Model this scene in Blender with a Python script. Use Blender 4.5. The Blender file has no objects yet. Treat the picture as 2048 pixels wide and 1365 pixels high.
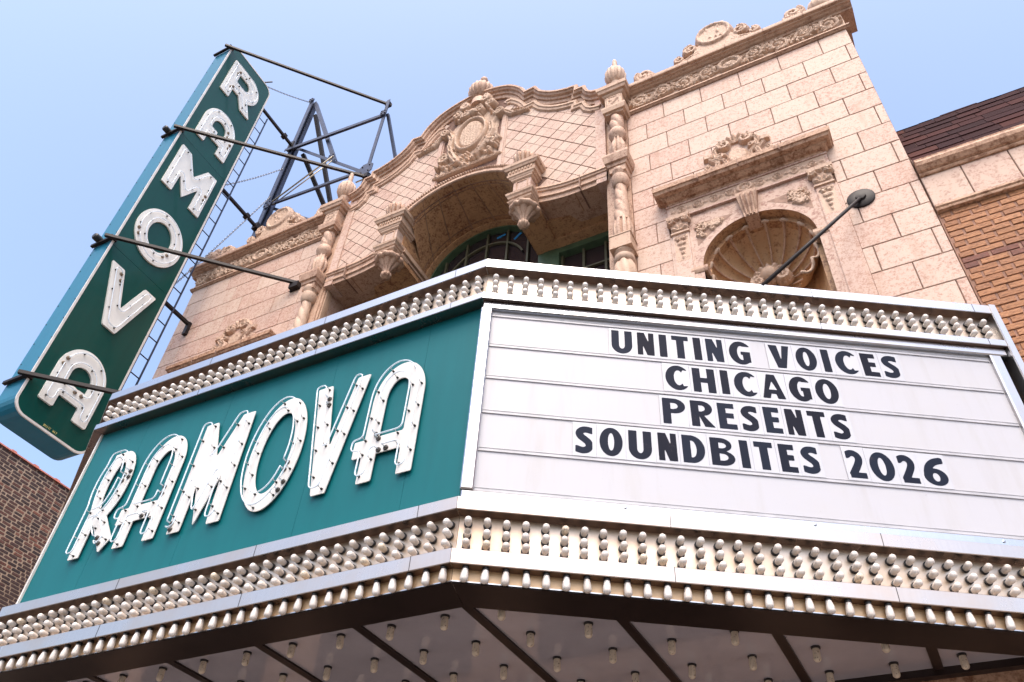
import bpy, math, random
import numpy as np
from mathutils import Vector, Matrix
rng = random.Random(11)
PI = math.pi
SC = bpy.context.scene
COL = SC.collection

# ------------------------------------------------------------------ camera
CAM = Vector((4.203, -5.580, 1.600))
YAW, PITCH, ROLL = math.radians(30.3035), math.radians(43.868), math.radians(4.5686)
cF = Vector((-math.sin(YAW) * math.cos(PITCH), math.cos(YAW) * math.cos(PITCH), math.sin(PITCH)))
r0 = Vector((math.cos(YAW), math.sin(YAW), 0)); u0 = r0.cross(cF)
cR = r0 * math.cos(ROLL) + u0 * math.sin(ROLL); cU = u0 * math.cos(ROLL) - r0 * math.sin(ROLL)
cd = bpy.data.cameras.new('camera'); cam = bpy.data.objects.new('camera', cd); COL.objects.link(cam)
cam.matrix_world = Matrix(((cR.x, cU.x, -cF.x, CAM.x), (cR.y, cU.y, -cF.y, CAM.y), (cR.z, cU.z, -cF.z, CAM.z), (0, 0, 0, 1)))
cd.sensor_width = 36; cd.lens = 29.047; cd.clip_end = 2000; cd.clip_start = .05
SC.camera = cam
SC.render.resolution_x, SC.render.resolution_y = 1024, 682

# ------------------------------------------------------------------ light
SUN_FILL_EL, SUN_FILL_AZ = math.radians(60), math.radians(160)      # azimuth clockwise from +Y: lamp added as soft front fill over the street, to the right
w = bpy.data.worlds.new('World'); SC.world = w; w.use_nodes = True
wn = w.node_tree.nodes; wl = w.node_tree.links
bg = wn['Background']; sky = wn.new('ShaderNodeTexSky'); sky.sky_type = 'NISHITA'; sky.sun_disc = False
sky.sun_elevation = SUN_FILL_EL; sky.sun_rotation = SUN_FILL_AZ
sky.air_density = 1.0; sky.dust_density = 4.8; sky.ozone_density = 1.2; sky.altitude = 100
wl.new(sky.outputs[0], bg.inputs[0]); bg.inputs[1].default_value = 0.15
sl = bpy.data.lights.new('sun_fill', 'SUN'); sl.energy = 0.8; sl.angle = math.radians(38); sl.color = (1.0, .90, .80)
so = bpy.data.objects.new('sun_fill', sl); COL.objects.link(so)
sd = Vector((math.sin(SUN_FILL_AZ) * math.cos(SUN_FILL_EL), math.cos(SUN_FILL_AZ) * math.cos(SUN_FILL_EL), math.sin(SUN_FILL_EL)))
so.rotation_euler = sd.to_track_quat('Z', 'Y').to_euler()
SC.view_settings.view_transform = 'Standard'; SC.view_settings.look = 'None'
SC.view_settings.exposure = 1.45; SC.view_settings.gamma = 1.0
SC.view_settings.use_curve_mapping = False

# ------------------------------------------------------------------ materials
def nt(name):
    m = bpy.data.materials.new(name); m.use_nodes = True
    t = m.node_tree; return m, t.nodes, t.links, t.nodes['Principled BSDF']
def ramp(n, stops):
    r = n.new('ShaderNodeValToRGB'); e = r.color_ramp.elements
    while len(e) < len(stops): e.new(.5)
    for k, (p, c) in zip(e, stops): k.position = p; k.color = (*c, 1)
    return r
def noise(n, l, scale, detail=4, rough=.55, vec=None, dist=0):
    t = n.new('ShaderNodeTexNoise'); t.inputs['Scale'].default_value = scale; t.inputs['Detail'].default_value = detail
    t.inputs['Roughness'].default_value = rough; t.inputs['Distortion'].default_value = dist
    if vec is not None: l.new(vec, t.inputs['Vector'])
    return t
def mix(n, l, fac, a, b, mode='MIX'):
    m = n.new('ShaderNodeMix'); m.data_type = 'RGBA'; m.blend_type = mode
    for s, v in ((m.inputs[0], fac), (m.inputs[6], a), (m.inputs[7], b)):
        if hasattr(v, 'is_output') or hasattr(v, 'links'): l.new(v, s)
        elif isinstance(v, tuple): s.default_value = (*v, 1)
        else: s.default_value = v
    return m.outputs[2]
def mapr(n, l, v, a, b, c=0, d=1):
    m = n.new('ShaderNodeMapRange'); l.new(v, m.inputs[0])
    for i, x in enumerate((a, b, c, d)): m.inputs[i + 1].default_value = x
    return m.outputs[0]
def bump(n, l, h, p, strength=.3, dist=.01):
    b = n.new('ShaderNodeBump'); b.inputs['Strength'].default_value = strength; b.inputs['Distance'].default_value = dist
    l.new(h, b.inputs['Height']); l.new(b.outputs[0], p.inputs['Normal'])
def wpos(n): return n.new('ShaderNodeNewGeometry').outputs['Position']
def orand(n): return n.new('ShaderNodeObjectInfo').outputs['Random']
def stretch(n, l, vec, s):
    m = n.new('ShaderNodeMapping'); m.inputs['Scale'].default_value = s; l.new(vec, m.inputs[0]); return m.outputs[0]

def terra(name, base, speck, amount, stain, stain_amt, sc=75, var=.16):
    m, n, l, p = nt(name); P = wpos(n); rd = orand(n)
    a = noise(n, l, sc, 3, .6, P); b = noise(n, l, sc * .33, 3, .6, P)
    cl = noise(n, l, 5.5, 3, .6, P); mm = n.new('ShaderNodeMath'); mm.operation = 'MULTIPLY_ADD'; l.new(cl.outputs['Fac'], mm.inputs[0]); mm.inputs[1].default_value = .16; l.new(mix(n, l, .45, a.outputs['Fac'], b.outputs['Fac']), mm.inputs[2])
    m2 = n.new('ShaderNodeMath'); m2.operation = 'MULTIPLY_ADD'; l.new(rd, m2.inputs[0]); m2.inputs[1].default_value = .055; l.new(mm.outputs[0], m2.inputs[2])
    f = mapr(n, l, m2.outputs[0], .725 - amount, .83 - amount * .6, 0, .85)
    big = noise(n, l, 2.3, 4, .6, P); st = noise(n, l, 1.0, 5, .65, stretch(n, l, P, (6, 6, 1.1)))
    c = mix(n, l, mapr(n, l, rd, 0, 1, 0, var * 2.4), base, tuple(x * y for x, y in zip(base, (.93, .78, .78))))
    c = mix(n, l, mapr(n, l, big.outputs['Fac'], .35, .7, 0, .35), c, tuple(min(1, x * y) for x, y in zip(base, (1.12, 1.16, 1.16))))
    c = mix(n, l, f, c, speck)
    c = mix(n, l, mapr(n, l, st.outputs['Fac'], .54, .74, 0, stain_amt), c, stain)
    l.new(c, p.inputs['Base Color']); p.inputs['Roughness'].default_value = .62; p.inputs['Specular IOR Level'].default_value = .35
    bump(n, l, a.outputs['Fac'], p, .25, .004)
    return m
CREAM = (.505, .372, .295)
M_block = terra('terracotta_block', CREAM, (.30, .135, .09), .130, (.33, .185, .115), .5, 75, .26)
M_trim = terra('terracotta_trim', (.47, .315, .22), (.21, .090, .052), .11, (.17, .080, .042), .65, 60)
M_orn = terra('terracotta_ornament', (.49, .34, .245), (.21, .095, .058), .10, (.18, .09, .05), .5, 60)
M_shell = terra('golden_shell_terracotta', (.52, .32, .175), (.25, .11, .05), .10, (.24, .12, .06), .4, 45)
M_soff_shade = terra('shade_toned_soffit_terracotta', (.44, .25, .125), (.14, .052, .026), .15, (.19, .085, .042), .35, 38)  # heavier mottling; arch shade and warm bounce mixed into the colour
M_tile = terra('terracotta_tile', (.50, .365, .285), (.26, .125, .085), .10, (.30, .17, .125), .25, 60, .26)
M_stone = terra('granite_stone', (.48, .335, .26), (.22, .088, .062), .13, (.23, .115, .065), .3, 45)
M_rust = terra('rusty_terracotta', (.48, .30, .195), (.16, .060, .024), .16, (.13, .052, .02), .8, 40)
def plain(name, col, rough=.5, metal=0, spec=.5, nscale=0, namt=.15, coat=0, bmp=0):
    m, n, l, p = nt(name)
    p.inputs['Roughness'].default_value = rough; p.inputs['Metallic'].default_value = metal
    p.inputs['Specular IOR Level'].default_value = spec; p.inputs['Coat Weight'].default_value = coat; p.inputs['Coat Roughness'].default_value = .08
    if nscale:
        t = noise(n, l, nscale, 5, .6, wpos(n))
        c = mix(n, l, mapr(n, l, t.outputs['Fac'], .35, .68), col, tuple(x * (1 - namt) for x in col)); l.new(c, p.inputs['Base Color'])
        if bmp: bump(n, l, t.outputs['Fac'], p, bmp, .005)
    else: p.inputs['Base Color'].default_value = (*col, 1)
    return m
M_mortar = plain('mortar_joint', (.36, .225, .165), .9, nscale=20, namt=.4)
M_tilejoint = plain('tile_joint', (.20, .11, .08), .9, nscale=20, namt=.4)
def metal(name, col, rough, sc=(1, 1, 90)):
    m, n, l, p = nt(name); P = wpos(n)
    t = noise(n, l, 1.0, 3, .5, stretch(n, l, P, (70, 70, 1.5))); d = noise(n, l, 2.2, 5, .65, P)
    c = mix(n, l, mapr(n, l, t.outputs['Fac'], .3, .7, 0, .25), col, tuple(x * .82 for x in col))
    c = mix(n, l, mapr(n, l, d.outputs['Fac'], .42, .72, 0, .55), c, tuple(x * y for x, y in zip(col, (.92, .76, .62)))); l.new(c, p.inputs['Base Color'])
    p.inputs['Metallic'].default_value = 1
    l.new(mapr(n, l, d.outputs['Fac'], .3, .7, rough * .85, rough * 1.3), p.inputs['Roughness'])
    wv = noise(n, l, 1.6, 2, .5, P); ad = n.new('ShaderNodeMath'); ad.operation = 'MULTIPLY_ADD'; l.new(t.outputs['Fac'], ad.inputs[0]); ad.inputs[1].default_value = .06; l.new(wv.outputs['Fac'], ad.inputs[2])
    bump(n, l, ad.outputs[0], p, .25, .012)
    return m
M_alu = metal('brushed_aluminium', (.50, .515, .54), .26)
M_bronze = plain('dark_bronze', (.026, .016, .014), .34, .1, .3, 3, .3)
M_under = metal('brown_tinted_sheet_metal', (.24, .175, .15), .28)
M_warm_refl = metal('warm_reflection_metal', (.54, .48, .435), .26)  # neutral metal of the lower trims, warm reflection painted into its colour
M_channel_refl = metal('gold_reflection_channel_plate', (.60, .50, .405), .42)  # gold reflection on the lower channel painted into the base colour
M_channel = metal('channel_plate', (.62, .54, .46), .42)
M_brass = plain('warm_reflector_plate', (.66, .44, .25), .40, .3, .5, 14, .2)
def enamel(name, col, rough, coat, streak=.25):
    m, n, l, p = nt(name); P = wpos(n)
    t = noise(n, l, 1.0, 5, .6, stretch(n, l, P, (9, 9, .9))); b = noise(n, l, 60, 3, .6, P)
    c = mix(n, l, mapr(n, l, t.outputs['Fac'], .45, .8, 0, streak), col, tuple(x * .55 for x in col))
    c = mix(n, l, mapr(n, l, b.outputs['Fac'], .72, .78, 0, .35), c, tuple(x * .35 for x in col))
    l.new(c, p.inputs['Base Color']); p.inputs['Roughness'].default_value = rough; p.inputs['Coat Weight'].default_value = coat; p.inputs['Coat Roughness'].default_value = .05; p.inputs['Specular IOR Level'].default_value = .2
    wv = noise(n, l, 2.2, 3, .5, P); bump(n, l, wv.outputs['Fac'], p, .2, .02)
    return m
M_teal = enamel('teal_enamel', (.0003, .108, .122), .5, .04)
M_green = enamel('dark_green_enamel', (.0002, .050, .040), .32, .14, .3)
M_edge = enamel('blue_teal_cabinet_paint', (.006, .135, .215), .40, .15)
M_white = enamel('white_letter_enamel', (.63, .605, .57), .42, .1, .12)
M_white2 = enamel('cream_letter_enamel', (.74, .725, .68), .36, .15, .15)
M_border = plain('cream_border_paint', (.66, .62, .58), .5, nscale=8, namt=.2)
def boardmat():
    m, n, l, p = nt('milk_white_board_acrylic'); P = wpos(n)
    a = noise(n, l, 1.0, 5, .65, stretch(n, l, P, (10, 10, 1.2))); b = noise(n, l, 3.5, 6, .7, P); e = noise(n, l, 38, 4, .7, P)
    c = mix(n, l, mapr(n, l, a.outputs['Fac'], .5, .78, 0, .45), (.445, .44, .468), (.36, .335, .32)); c = mix(n, l, mapr(n, l, b.outputs['Fac'], .42, .7, 0, .3), c, (.445, .425, .41))
    c = mix(n, l, mapr(n, l, e.outputs['Fac'], .70, .76, 0, .55), c, (.20, .14, .12)); l.new(c, p.inputs['Base Color']); p.inputs['Roughness'].default_value = .4; p.inputs['Specular IOR Level'].default_value = .3
    return m
M_board = boardmat()

M_rail = plain('white_track_rail', (.465, .455, .475), .4, nscale=6, namt=.25)
M_clear = plain('clear_tile_plastic', (.47, .47, .497), .22, nscale=5, namt=.05)
def inkmat():
    m, n, l, p = nt('worn_black_letter_paint'); P = wpos(n); rd = orand(n)
    a = noise(n, l, 9, 6, .7, P); b = noise(n, l, 130, 3, .6, P)
    f = mapr(n, l, mix(n, l, .35, a.outputs['Fac'], b.outputs['Fac']), .58, .74, 0, .6)
    c = mix(n, l, mapr(n, l, rd, 0, 1), (.007, .008, .017), (.010, .015, .030)); c = mix(n, l, f, c, (.075, .055, .06))
    l.new(c, p.inputs['Base Color']); p.inputs['Roughness'].default_value = .6; p.inputs['Specular IOR Level'].default_value = .08
    return m
M_ink = inkmat()
def bulbmat():
    m, n, l, p = nt('frosted_bulb_glass'); P = wpos(n); rd = orand(n)
    a = noise(n, l, 110, 4, .6, P)
    c = mix(n, l, mapr(n, l, rd, 0, 1), (.56, .49, .43), (.68, .63, .585)); c = mix(n, l, mapr(n, l, a.outputs['Fac'], .66, .72, 0, .75), c, (.20, .13, .09))
    l.new(c, p.inputs['Base Color']); p.inputs['Roughness'].default_value = .35; p.inputs['Coat Weight'].default_value = .4
    return m
M_bulb = bulbmat()
def bulbmat2():
    m, n, l, p = nt('old_dirty_bulb_glass'); P = wpos(n)
    a = noise(n, l, 75, 5, .65, P)
    c = mix(n, l, mapr(n, l, a.outputs['Fac'], .56, .66, 0, .8), (.62, .52, .40), (.10, .06, .04))
    l.new(c, p.inputs['Base Color']); p.inputs['Roughness'].default_value = .4; return m
M_bulb2 = bulbmat2()
M_black = plain('black_socket', (.012, .010, .010), .5)
M_dark = plain('dark_brown_steel_paint', (.014, .008, .008), .55, .0, .25, 14, .4)
M_navy = plain('weathered_blue_grey_steel', (.045, .056, .098), .42, .35, .5, 9, .5)
M_rod = plain('galvanised_conduit', (.55, .48, .36), .3, 1, nscale=9, namt=.3)
M_chain = plain('zinc_chain', (.26, .26, .27), .4, .6)
M_cer = plain('ceramic_electrode_housing', (.10, .085, .07), .35, .3, nscale=60, namt=.5)
M_cer2 = plain('tan_electrode_housing', (.30, .22, .15), .45, 0, nscale=60, namt=.5)
def tubemat():
    m, n, l, p = nt('unlit_neon_glass')
    p.inputs['Base Color'].default_value = (.80, .88, .95, 1); p.inputs['Roughness'].default_value = .12
    p.inputs['Alpha'].default_value = .62; p.inputs['Coat Weight'].default_value = .6
    return m
M_tube = tubemat()
M_sup = plain('glass_tube_support', (.45, .45, .45), .2)
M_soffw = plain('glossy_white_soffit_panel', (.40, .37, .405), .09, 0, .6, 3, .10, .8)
M_winfr = plain('green_window_paint', (.075, .13, .070), .5, nscale=10, namt=.3)
M_muntin = plain('olive_muntin_paint', (.11, .10, .055), .5, nscale=10, namt=.3)
M_glass = plain('dark_window_glass', (.035, .024, .026), .04, 0, .6)
M_tape = plain('blue_masking_tape', (.02, .22, .50), .6)
M_conc = plain('concrete', (.27, .24, .215), .85, nscale=3, namt=.3, bmp=.2)
M_asph = plain('asphalt', (.055, .053, .052), .9, nscale=8, namt=.35, bmp=.4)
M_kerb = plain('kerb_concrete', (.40, .38, .35), .85, nscale=5, namt=.25)
M_paint = plain('road_marking_paint', (.70, .68, .60), .7, nscale=9, namt=.3)
def brickmat(name, cols, mott, sc):
    m, n, l, p = nt(name); P = wpos(n); rd = orand(n)
    r = ramp(n, cols); r.color_ramp.interpolation = 'LINEAR'; l.new(rd, r.inputs[0])
    a = noise(n, l, sc, 5, .7, stretch(n, l, P, (.6, .6, 1.5))); f = mapr(n, l, a.outputs['Fac'], .46, .64, 0, .75)
    l.new(mix(n, l, f, r.outputs[0], mott), p.inputs['Base Color']); p.inputs['Roughness'].default_value = .75
    bump(n, l, a.outputs['Fac'], p, .8, .008); return m
M_ochre = brickmat('ochre_face_brick', [(0, (.33, .140, .055)), (.35, (.39, .172, .074)), (.65, (.28, .112, .044)), (.9, (.42, .192, .088)), (1, (.22, .085, .036))], (.14, .052, .018), 42)
M_redb = brickmat('dark_red_face_brick', [(0, (.13, .035, .020)), (1, (.20, .065, .035))], (.08, .03, .02), 42)
M_ojoint = plain('pinkish_brown_mortar', (.33, .18, .125), .9, nscale=25, namt=.35)
M_common = brickmat('burnt_common_brick', [(0, (.045, .026, .022)), (.4, (.075, .038, .030)), (.62, (.16, .055, .034)), (.8, (.06, .038, .034)), (1, (.28, .105, .062))], (.04, .026, .022), 30)
M_cjoint = plain('cream_lime_mortar', (.50, .36, .25), .95, nscale=16, namt=.35, bmp=.5)
M_coping = plain('red_clay_coping', (.36, .105, .065), .6, nscale=12, namt=.3)
def shinglemat():
    m, n, l, p = nt('dark_red_asphalt_shingle'); rd = orand(n); P = wpos(n)
    r = ramp(n, [(0, (.020, .006, .007)), (.3, (.034, .011, .011)), (.6, (.028, .009, .010)), (.85, (.055, .018, .016)), (1, (.085, .030, .022))]); l.new(rd, r.inputs[0])
    a = noise(n, l, 160, 3, .7, P)
    l.new(mix(n, l, mapr(n, l, a.outputs['Fac'], .4, .65, 0, .5), r.outputs[0], (.022, .010, .012)), p.inputs['Base Color'])
    p.inputs['Roughness'].default_value = .95; p.inputs['Specular IOR Level'].default_value = .15; bump(n, l, a.outputs['Fac'], p, .5, .004); return m
M_shing = shinglemat()
M_text = plain('yellow_maker_lettering', (.62, .52, .16), .5)
M_flat = plain('roof_membrane', (.10, .10, .10), .9)

# ------------------------------------------------------------------ mesh helpers
def frame(o, u):
    """local (u, w, v): u along the face, w outwards, v up"""
    u = Vector((u[0], u[1], 0)).normalized(); n = u.cross(Vector((0, 0, 1)))
    return Matrix(((u.x, n.x, 0, o[0]), (u.y, n.y, 0, o[1]), (0, 0, 1, o[2] if len(o) > 2 else 0), (0, 0, 0, 1)))
F0 = frame((0, 0, 0), (1, 0))               # facade: (x, out of the wall, z)
class MB:
    def __init__(s, M=None): s.v = []; s.f = []; s.M = M; s.mi = []; s.cm = 0
    def add(s, vs, fs):
        k = len(s.v)
        s.v += [tuple(s.M @ Vector(p)) for p in vs] if s.M is not None else [tuple(p) for p in vs]
        s.f += [tuple(i + k for i in f) for f in fs]; s.mi += [s.cm] * len(fs); return s
    def box(s, a, b, c, d, e, f):
        x0, x1 = min(a, b), max(a, b); y0, y1 = min(c, d), max(c, d); z0, z1 = min(e, f), max(e, f)
        return s.add([(x0, y0, z0), (x1, y0, z0), (x1, y1, z0), (x0, y1, z0), (x0, y0, z1), (x1, y0, z1), (x1, y1, z1), (x0, y1, z1)],
                     [(0, 3, 2, 1), (4, 5, 6, 7), (0, 1, 5, 4), (1, 2, 6, 5), (2, 3, 7, 6), (3, 0, 4, 7)])
    def cbox(s, x0, x1, y0, y1, z0, z1, b):
        """box whose y1 (outer) face has a chamfered rim b"""
        return s.rings([[(x0, y0, z0), (x1, y0, z0), (x1, y0, z1), (x0, y0, z1)], [(x0, y1 - b, z0), (x1, y1 - b, z0), (x1, y1 - b, z1), (x0, y1 - b, z1)],
                        [(x0 + b, y1, z0 + b), (x1 - b, y1, z0 + b), (x1 - b, y1, z1 - b), (x0 + b, y1, z1 - b)]])
    def rings(s, R, cap=True, closed=True):
        n = len(R[0]); vs = [p for r in R for p in r]; fs = []
        for i in range(len(R) - 1):
            for j in range(n if closed else n - 1):
                k = (j + 1) % n; fs.append((i * n + j, i * n + k, (i + 1) * n + k, (i + 1) * n + j))
        if cap and closed: fs += [tuple(range(n))[::-1], tuple(range((len(R) - 1) * n, len(R) * n))]
        return s.add(vs, fs)
    def extr(s, prof, x0, x1):                   # profile (w, v) closed, pushed along u
        return s.rings([[(x, p[0], p[1]) for p in prof] for x in (x0, x1)])
    def poly(s, pts, w0, w1):                    # outline (u, v) pushed along w
        return s.rings([[(p[0], w, p[1]) for p in pts] for w in (w0, w1)])
    def stack(s, cx, back, L):                   # rectangular rings (v, half width, front w)
        return s.rings([[(cx - h, back, v), (cx + h, back, v), (cx + h, f, v), (cx - h, f, v)] for v, h, f in L])
    def lathe(s, c, prof, n=24, flute=0, amp=0, twist=0, axis='z'):
        R = []
        for z, r in prof:
            ring = []
            for k in range(n):
                t = 2 * PI * k / n; q = r
                if flute: q = r * (1 - amp + amp * abs(math.sin(.5 * (flute * t + twist * z))) ** .5)
                x, y = q * math.cos(t), q * math.sin(t)
                ring.append((c[0] + x, c[1] + y, c[2] + z) if axis == 'z' else (c[0] + x, c[1] + z, c[2] + y))
            R.append(ring)
        return s.rings(R)
    def tube(s, pts, r, n=8, closed=False, cap=True, r2=None):
        P = [Vector(p) for p in pts]; m = len(P); R = []; up = None
        for i in range(m):
            if closed: d = P[(i + 1) % m] - P[i - 1]
            else: d = P[min(i + 1, m - 1)] - P[max(i - 1, 0)]
            d = d.normalized() if d.length > 1e-9 else Vector((0, 0, 1))
            if up is None: up = Vector((0, 0, 1)) if abs(d.z) < .9 else Vector((1, 0, 0))
            a = d.cross(up)
            if a.length < 1e-4: a = d.cross(Vector((0, 1, 0)))
            a.normalize(); b = a.cross(d); up = b
            q = r if r2 is None else r + (r2 - r) * i / (m - 1)
            R.append([tuple(P[i] + (a * math.cos(2 * PI * k / n) + b * math.sin(2 * PI * k / n)) * q) for k in range(n)])
        if closed: R.append(R[0]); return s.rings(R, cap=False)
        return s.rings(R, cap=cap)
    def bar(s, a, b, wd, ht=None):               # square bar between two points
        a, b = Vector(a), Vector(b); d = (b - a).normalized(); up = Vector((0, 0, 1)) if abs(d.z) < .95 else Vector((0, 1, 0))
        x = d.cross(up).normalized(); y = x.cross(d); ht = ht or wd
        o = [x * wd / 2 + y * ht / 2, -x * wd / 2 + y * ht / 2, -x * wd / 2 - y * ht / 2, x * wd / 2 - y * ht / 2]
        return s.rings([[tuple(p + q) for q in o] for p in (a, b)])
    def angle(s, a, b, wd, t, flip=1):           # L-shaped steel angle
        a, b = Vector(a), Vector(b); d = (b - a).normalized(); up = Vector((0, -1, 0)) if abs(d.y) < .9 else Vector((0, 0, 1))
        x = d.cross(up).normalized() * flip; y = up - d * up.dot(d); y.normalize()
        o = [(0, 0), (wd, 0), (wd, -t), (t, -t), (t, -wd), (0, -wd)]
        return s.rings([[tuple(p + x * (i - wd / 2) + y * (j + wd / 2)) for i, j in o] for p in (a, b)])
    def mesh(s, name, mats, smooth=False):
        me = bpy.data.meshes.new(name); me.from_pydata(s.v, [], s.f); me.validate()
        for m in (mats if isinstance(mats, (list, tuple)) else [mats]): me.materials.append(m)
        if any(s.mi) and len(me.polygons) == len(s.mi): me.polygons.foreach_set('material_index', s.mi)
        fix_normals(me)
        if smooth: smooth_mesh(me, smooth)
        me.update(); return me
def fix_normals(me):
    import bmesh
    b = bmesh.new(); b.from_mesh(me); bmesh.ops.recalc_face_normals(b, faces=b.faces); b.to_mesh(me); b.free()
def smooth_mesh(me, ang):
    me.polygons.foreach_set('use_smooth', [True] * len(me.polygons))
    if ang is not True:
        try: me.set_sharp_from_angle(angle=math.radians(ang))
        except Exception: pass
def link(name, me, parent=None, M=None):
    o = bpy.data.objects.new(name, me); COL.objects.link(o)
    if parent is not None: o.parent = parent; o.matrix_parent_inverse = Matrix.Identity(4)
    if M is not None:
        pw = WORLD.get(parent.name) if parent is not None else None
        o.matrix_basis = (pw.inverted() @ M) if pw is not None else M
    elif parent is not None and parent.name in WORLD: o.matrix_basis = WORLD[parent.name].inverted()
    WORLD[o.name] = M if M is not None else Matrix.Identity(4)
    return o
WORLD = {}
def obj(name, mb, mat, parent=None, smooth=False): return link(name, mb.mesh(name, mat, smooth), parent)
def tag(o, label, cat, group=None):
    o['label'] = label; o['category'] = cat
    if group: o['group'] = group
    return o
def struct(o): o['kind'] = 'structure'; return o
def thing(name, label, cat, loc, group=None):
    o = bpy.data.objects.new(name, None); COL.objects.link(o); o.empty_display_size = .2
    o.matrix_basis = Matrix.Translation(Vector(loc)); WORLD[o.name] = o.matrix_basis.copy()
    return tag(o, label, cat, group)

# ------------------------------------------------------------------ 2D shapes by signed distance
def s_box(x0, x1, z0, z1):
    return lambda X, Z: np.maximum(np.maximum(x0 - X, X - x1), np.maximum(z0 - Z, Z - z1))
def s_ell(cx, cz, rx, rz):
    def f(X, Z):
        a, b = (X - cx) / rx, (Z - cz) / rz; k0 = np.sqrt(a * a + b * b); k1 = np.sqrt((a / rx) ** 2 + (b / rz) ** 2) + 1e-9
        return k0 * (k0 - 1) / k1
    return f
def s_poly(pts):
    P = np.array(pts, float)
    def f(X, Z):
        d = np.full(X.shape, 1e9); s = np.ones(X.shape)
        for i in range(len(P)):
            a, b = P[i], P[i - 1]; ex, ez = b[0] - a[0], b[1] - a[1]; wx, wz = X - a[0], Z - a[1]
            t = np.clip((wx * ex + wz * ez) / (ex * ex + ez * ez), 0, 1); d = np.minimum(d, (wx - ex * t) ** 2 + (wz - ez * t) ** 2)
            c1 = Z >= a[1]; c2 = Z < b[1]; c3 = ex * wz > ez * wx
            s = np.where((c1 & c2 & c3) | (~c1 & ~c2 & ~c3), -s, s)
        return s * np.sqrt(d)
    return f
def s_line(pts, wd):
    P = np.array(pts, float)
    def f(X, Z):
        d = np.full(X.shape, 1e9)
        for a, b in zip(P[:-1], P[1:]):
            ex, ez = b - a; t = np.clip(((X - a[0]) * ex + (Z - a[1]) * ez) / (ex * ex + ez * ez + 1e-12), 0, 1)
            d = np.minimum(d, (X - a[0] - ex * t) ** 2 + (Z - a[1] - ez * t) ** 2)
        return np.sqrt(d) - wd / 2
    return f
def U(*fs): return lambda X, Z: np.minimum.reduce([f(X, Z) for f in fs])
def SUB(a, *bs): return lambda X, Z: np.maximum.reduce([a(X, Z)] + [-b(X, Z) for b in bs])
def AND(*fs): return lambda X, Z: np.maximum.reduce([f(X, Z) for f in fs])
def s_rbox(x0, x1, z0, z1, r):
    b = s_box(x0 + r, x1 - r, z0 + r, z1 - r); cx, cz, hx, hz = (x0 + x1) / 2, (z0 + z1) / 2, (x1 - x0) / 2 - r, (z1 - z0) / 2 - r
    def f(X, Z):
        qx, qz = np.abs(X - cx) - hx, np.abs(Z - cz) - hz
        return np.sqrt(np.maximum(qx, 0) ** 2 + np.maximum(qz, 0) ** 2) + np.minimum(np.maximum(qx, qz), 0) - r
    return f
def march(sdf, bb, res, iso=0.0):
    x0, x1, z0, z1 = bb; nx, nz = int(math.ceil((x1 - x0) / res)) + 1, int(math.ceil((z1 - z0) / res)) + 1
    xs = x0 + np.arange(nx) * res + .00013; zs = z0 + np.arange(nz) * res + .00017
    X, Z = np.meshgrid(xs, zs, indexing='ij'); S = sdf(X, Z) - iso
    S = np.where(np.abs(S) < 1e-7, 1e-7, S); I = S < 0
    V = []; K = {}; Fs = []; segs = []
    def cv(i, j):
        k = (0, i, j)
        if k not in K: K[k] = len(V); V.append((xs[i], zs[j]))
        return K[k]
    def ce(i, j, i2, j2):
        if (i2, j2) < (i, j): i, j, i2, j2 = i2, j2, i, j
        k = (1, i, j, i2, j2)
        if k not in K:
            t = S[i, j] / (S[i, j] - S[i2, j2]); K[k] = len(V); V.append((xs[i] + t * (xs[i2] - xs[i]), zs[j] + t * (zs[j2] - zs[j])))
        return K[k]
    C = I[:-1, :-1].astype(int) + I[1:, :-1] + I[1:, 1:] + I[:-1, 1:]
    for j in range(nz - 1):
        i = 0
        while i < nx - 1:
            c = C[i, j]
            if c == 0: i += 1; continue
            if c == 4:
                k = i
                while k < nx - 1 and C[k, j] == 4: k += 1
                Fs.append((cv(i, j), cv(k, j), cv(k, j + 1), cv(i, j + 1))); i = k; continue
            cs = [(i, j), (i + 1, j), (i + 1, j + 1), (i, j + 1)]; p = []; cr = []
            for a in range(4):
                A, B = cs[a], cs[(a + 1) % 4]
                if I[A]: p.append(cv(*A))
                if I[A] != I[B]: e = ce(*A, *B); p.append(e); cr.append((e, bool(I[A])))
            if len(p) > 2: Fs.append(tuple(p))
            for a in range(len(cr)):
                if cr[a][1]: segs.append((cr[a][0], cr[(a + 1) % len(cr)][0]))
            i += 1
    return V, Fs, segs
def loops(sdf, bb, res, iso):
    V, F, segs = march(sdf, bb, res, iso); nx = dict(segs); out = []
    while nx:
        a = next(iter(nx)); L = [a]; b = nx.pop(a)
        while b != a and b in nx: L.append(b); b = nx.pop(b)
        if len(L) > 6: out.append([V[i] for i in L])
    return out
def thin(L, step):
    out = [L[0]]
    for p in L[1:]:
        if math.dist(p, out[-1]) >= step: out.append(p)
    return out
def plate(mb, sdf, bb, res, w0, w1):
    V, F, segs = march(sdf, bb, res); n = len(V)
    vs = [(x, w1, z) for x, z in V] + [(x, w0, z) for x, z in V]
    return mb.add(vs, [f for f in F] + [(a + n, b + n, b, a) for a, b in segs])

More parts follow.
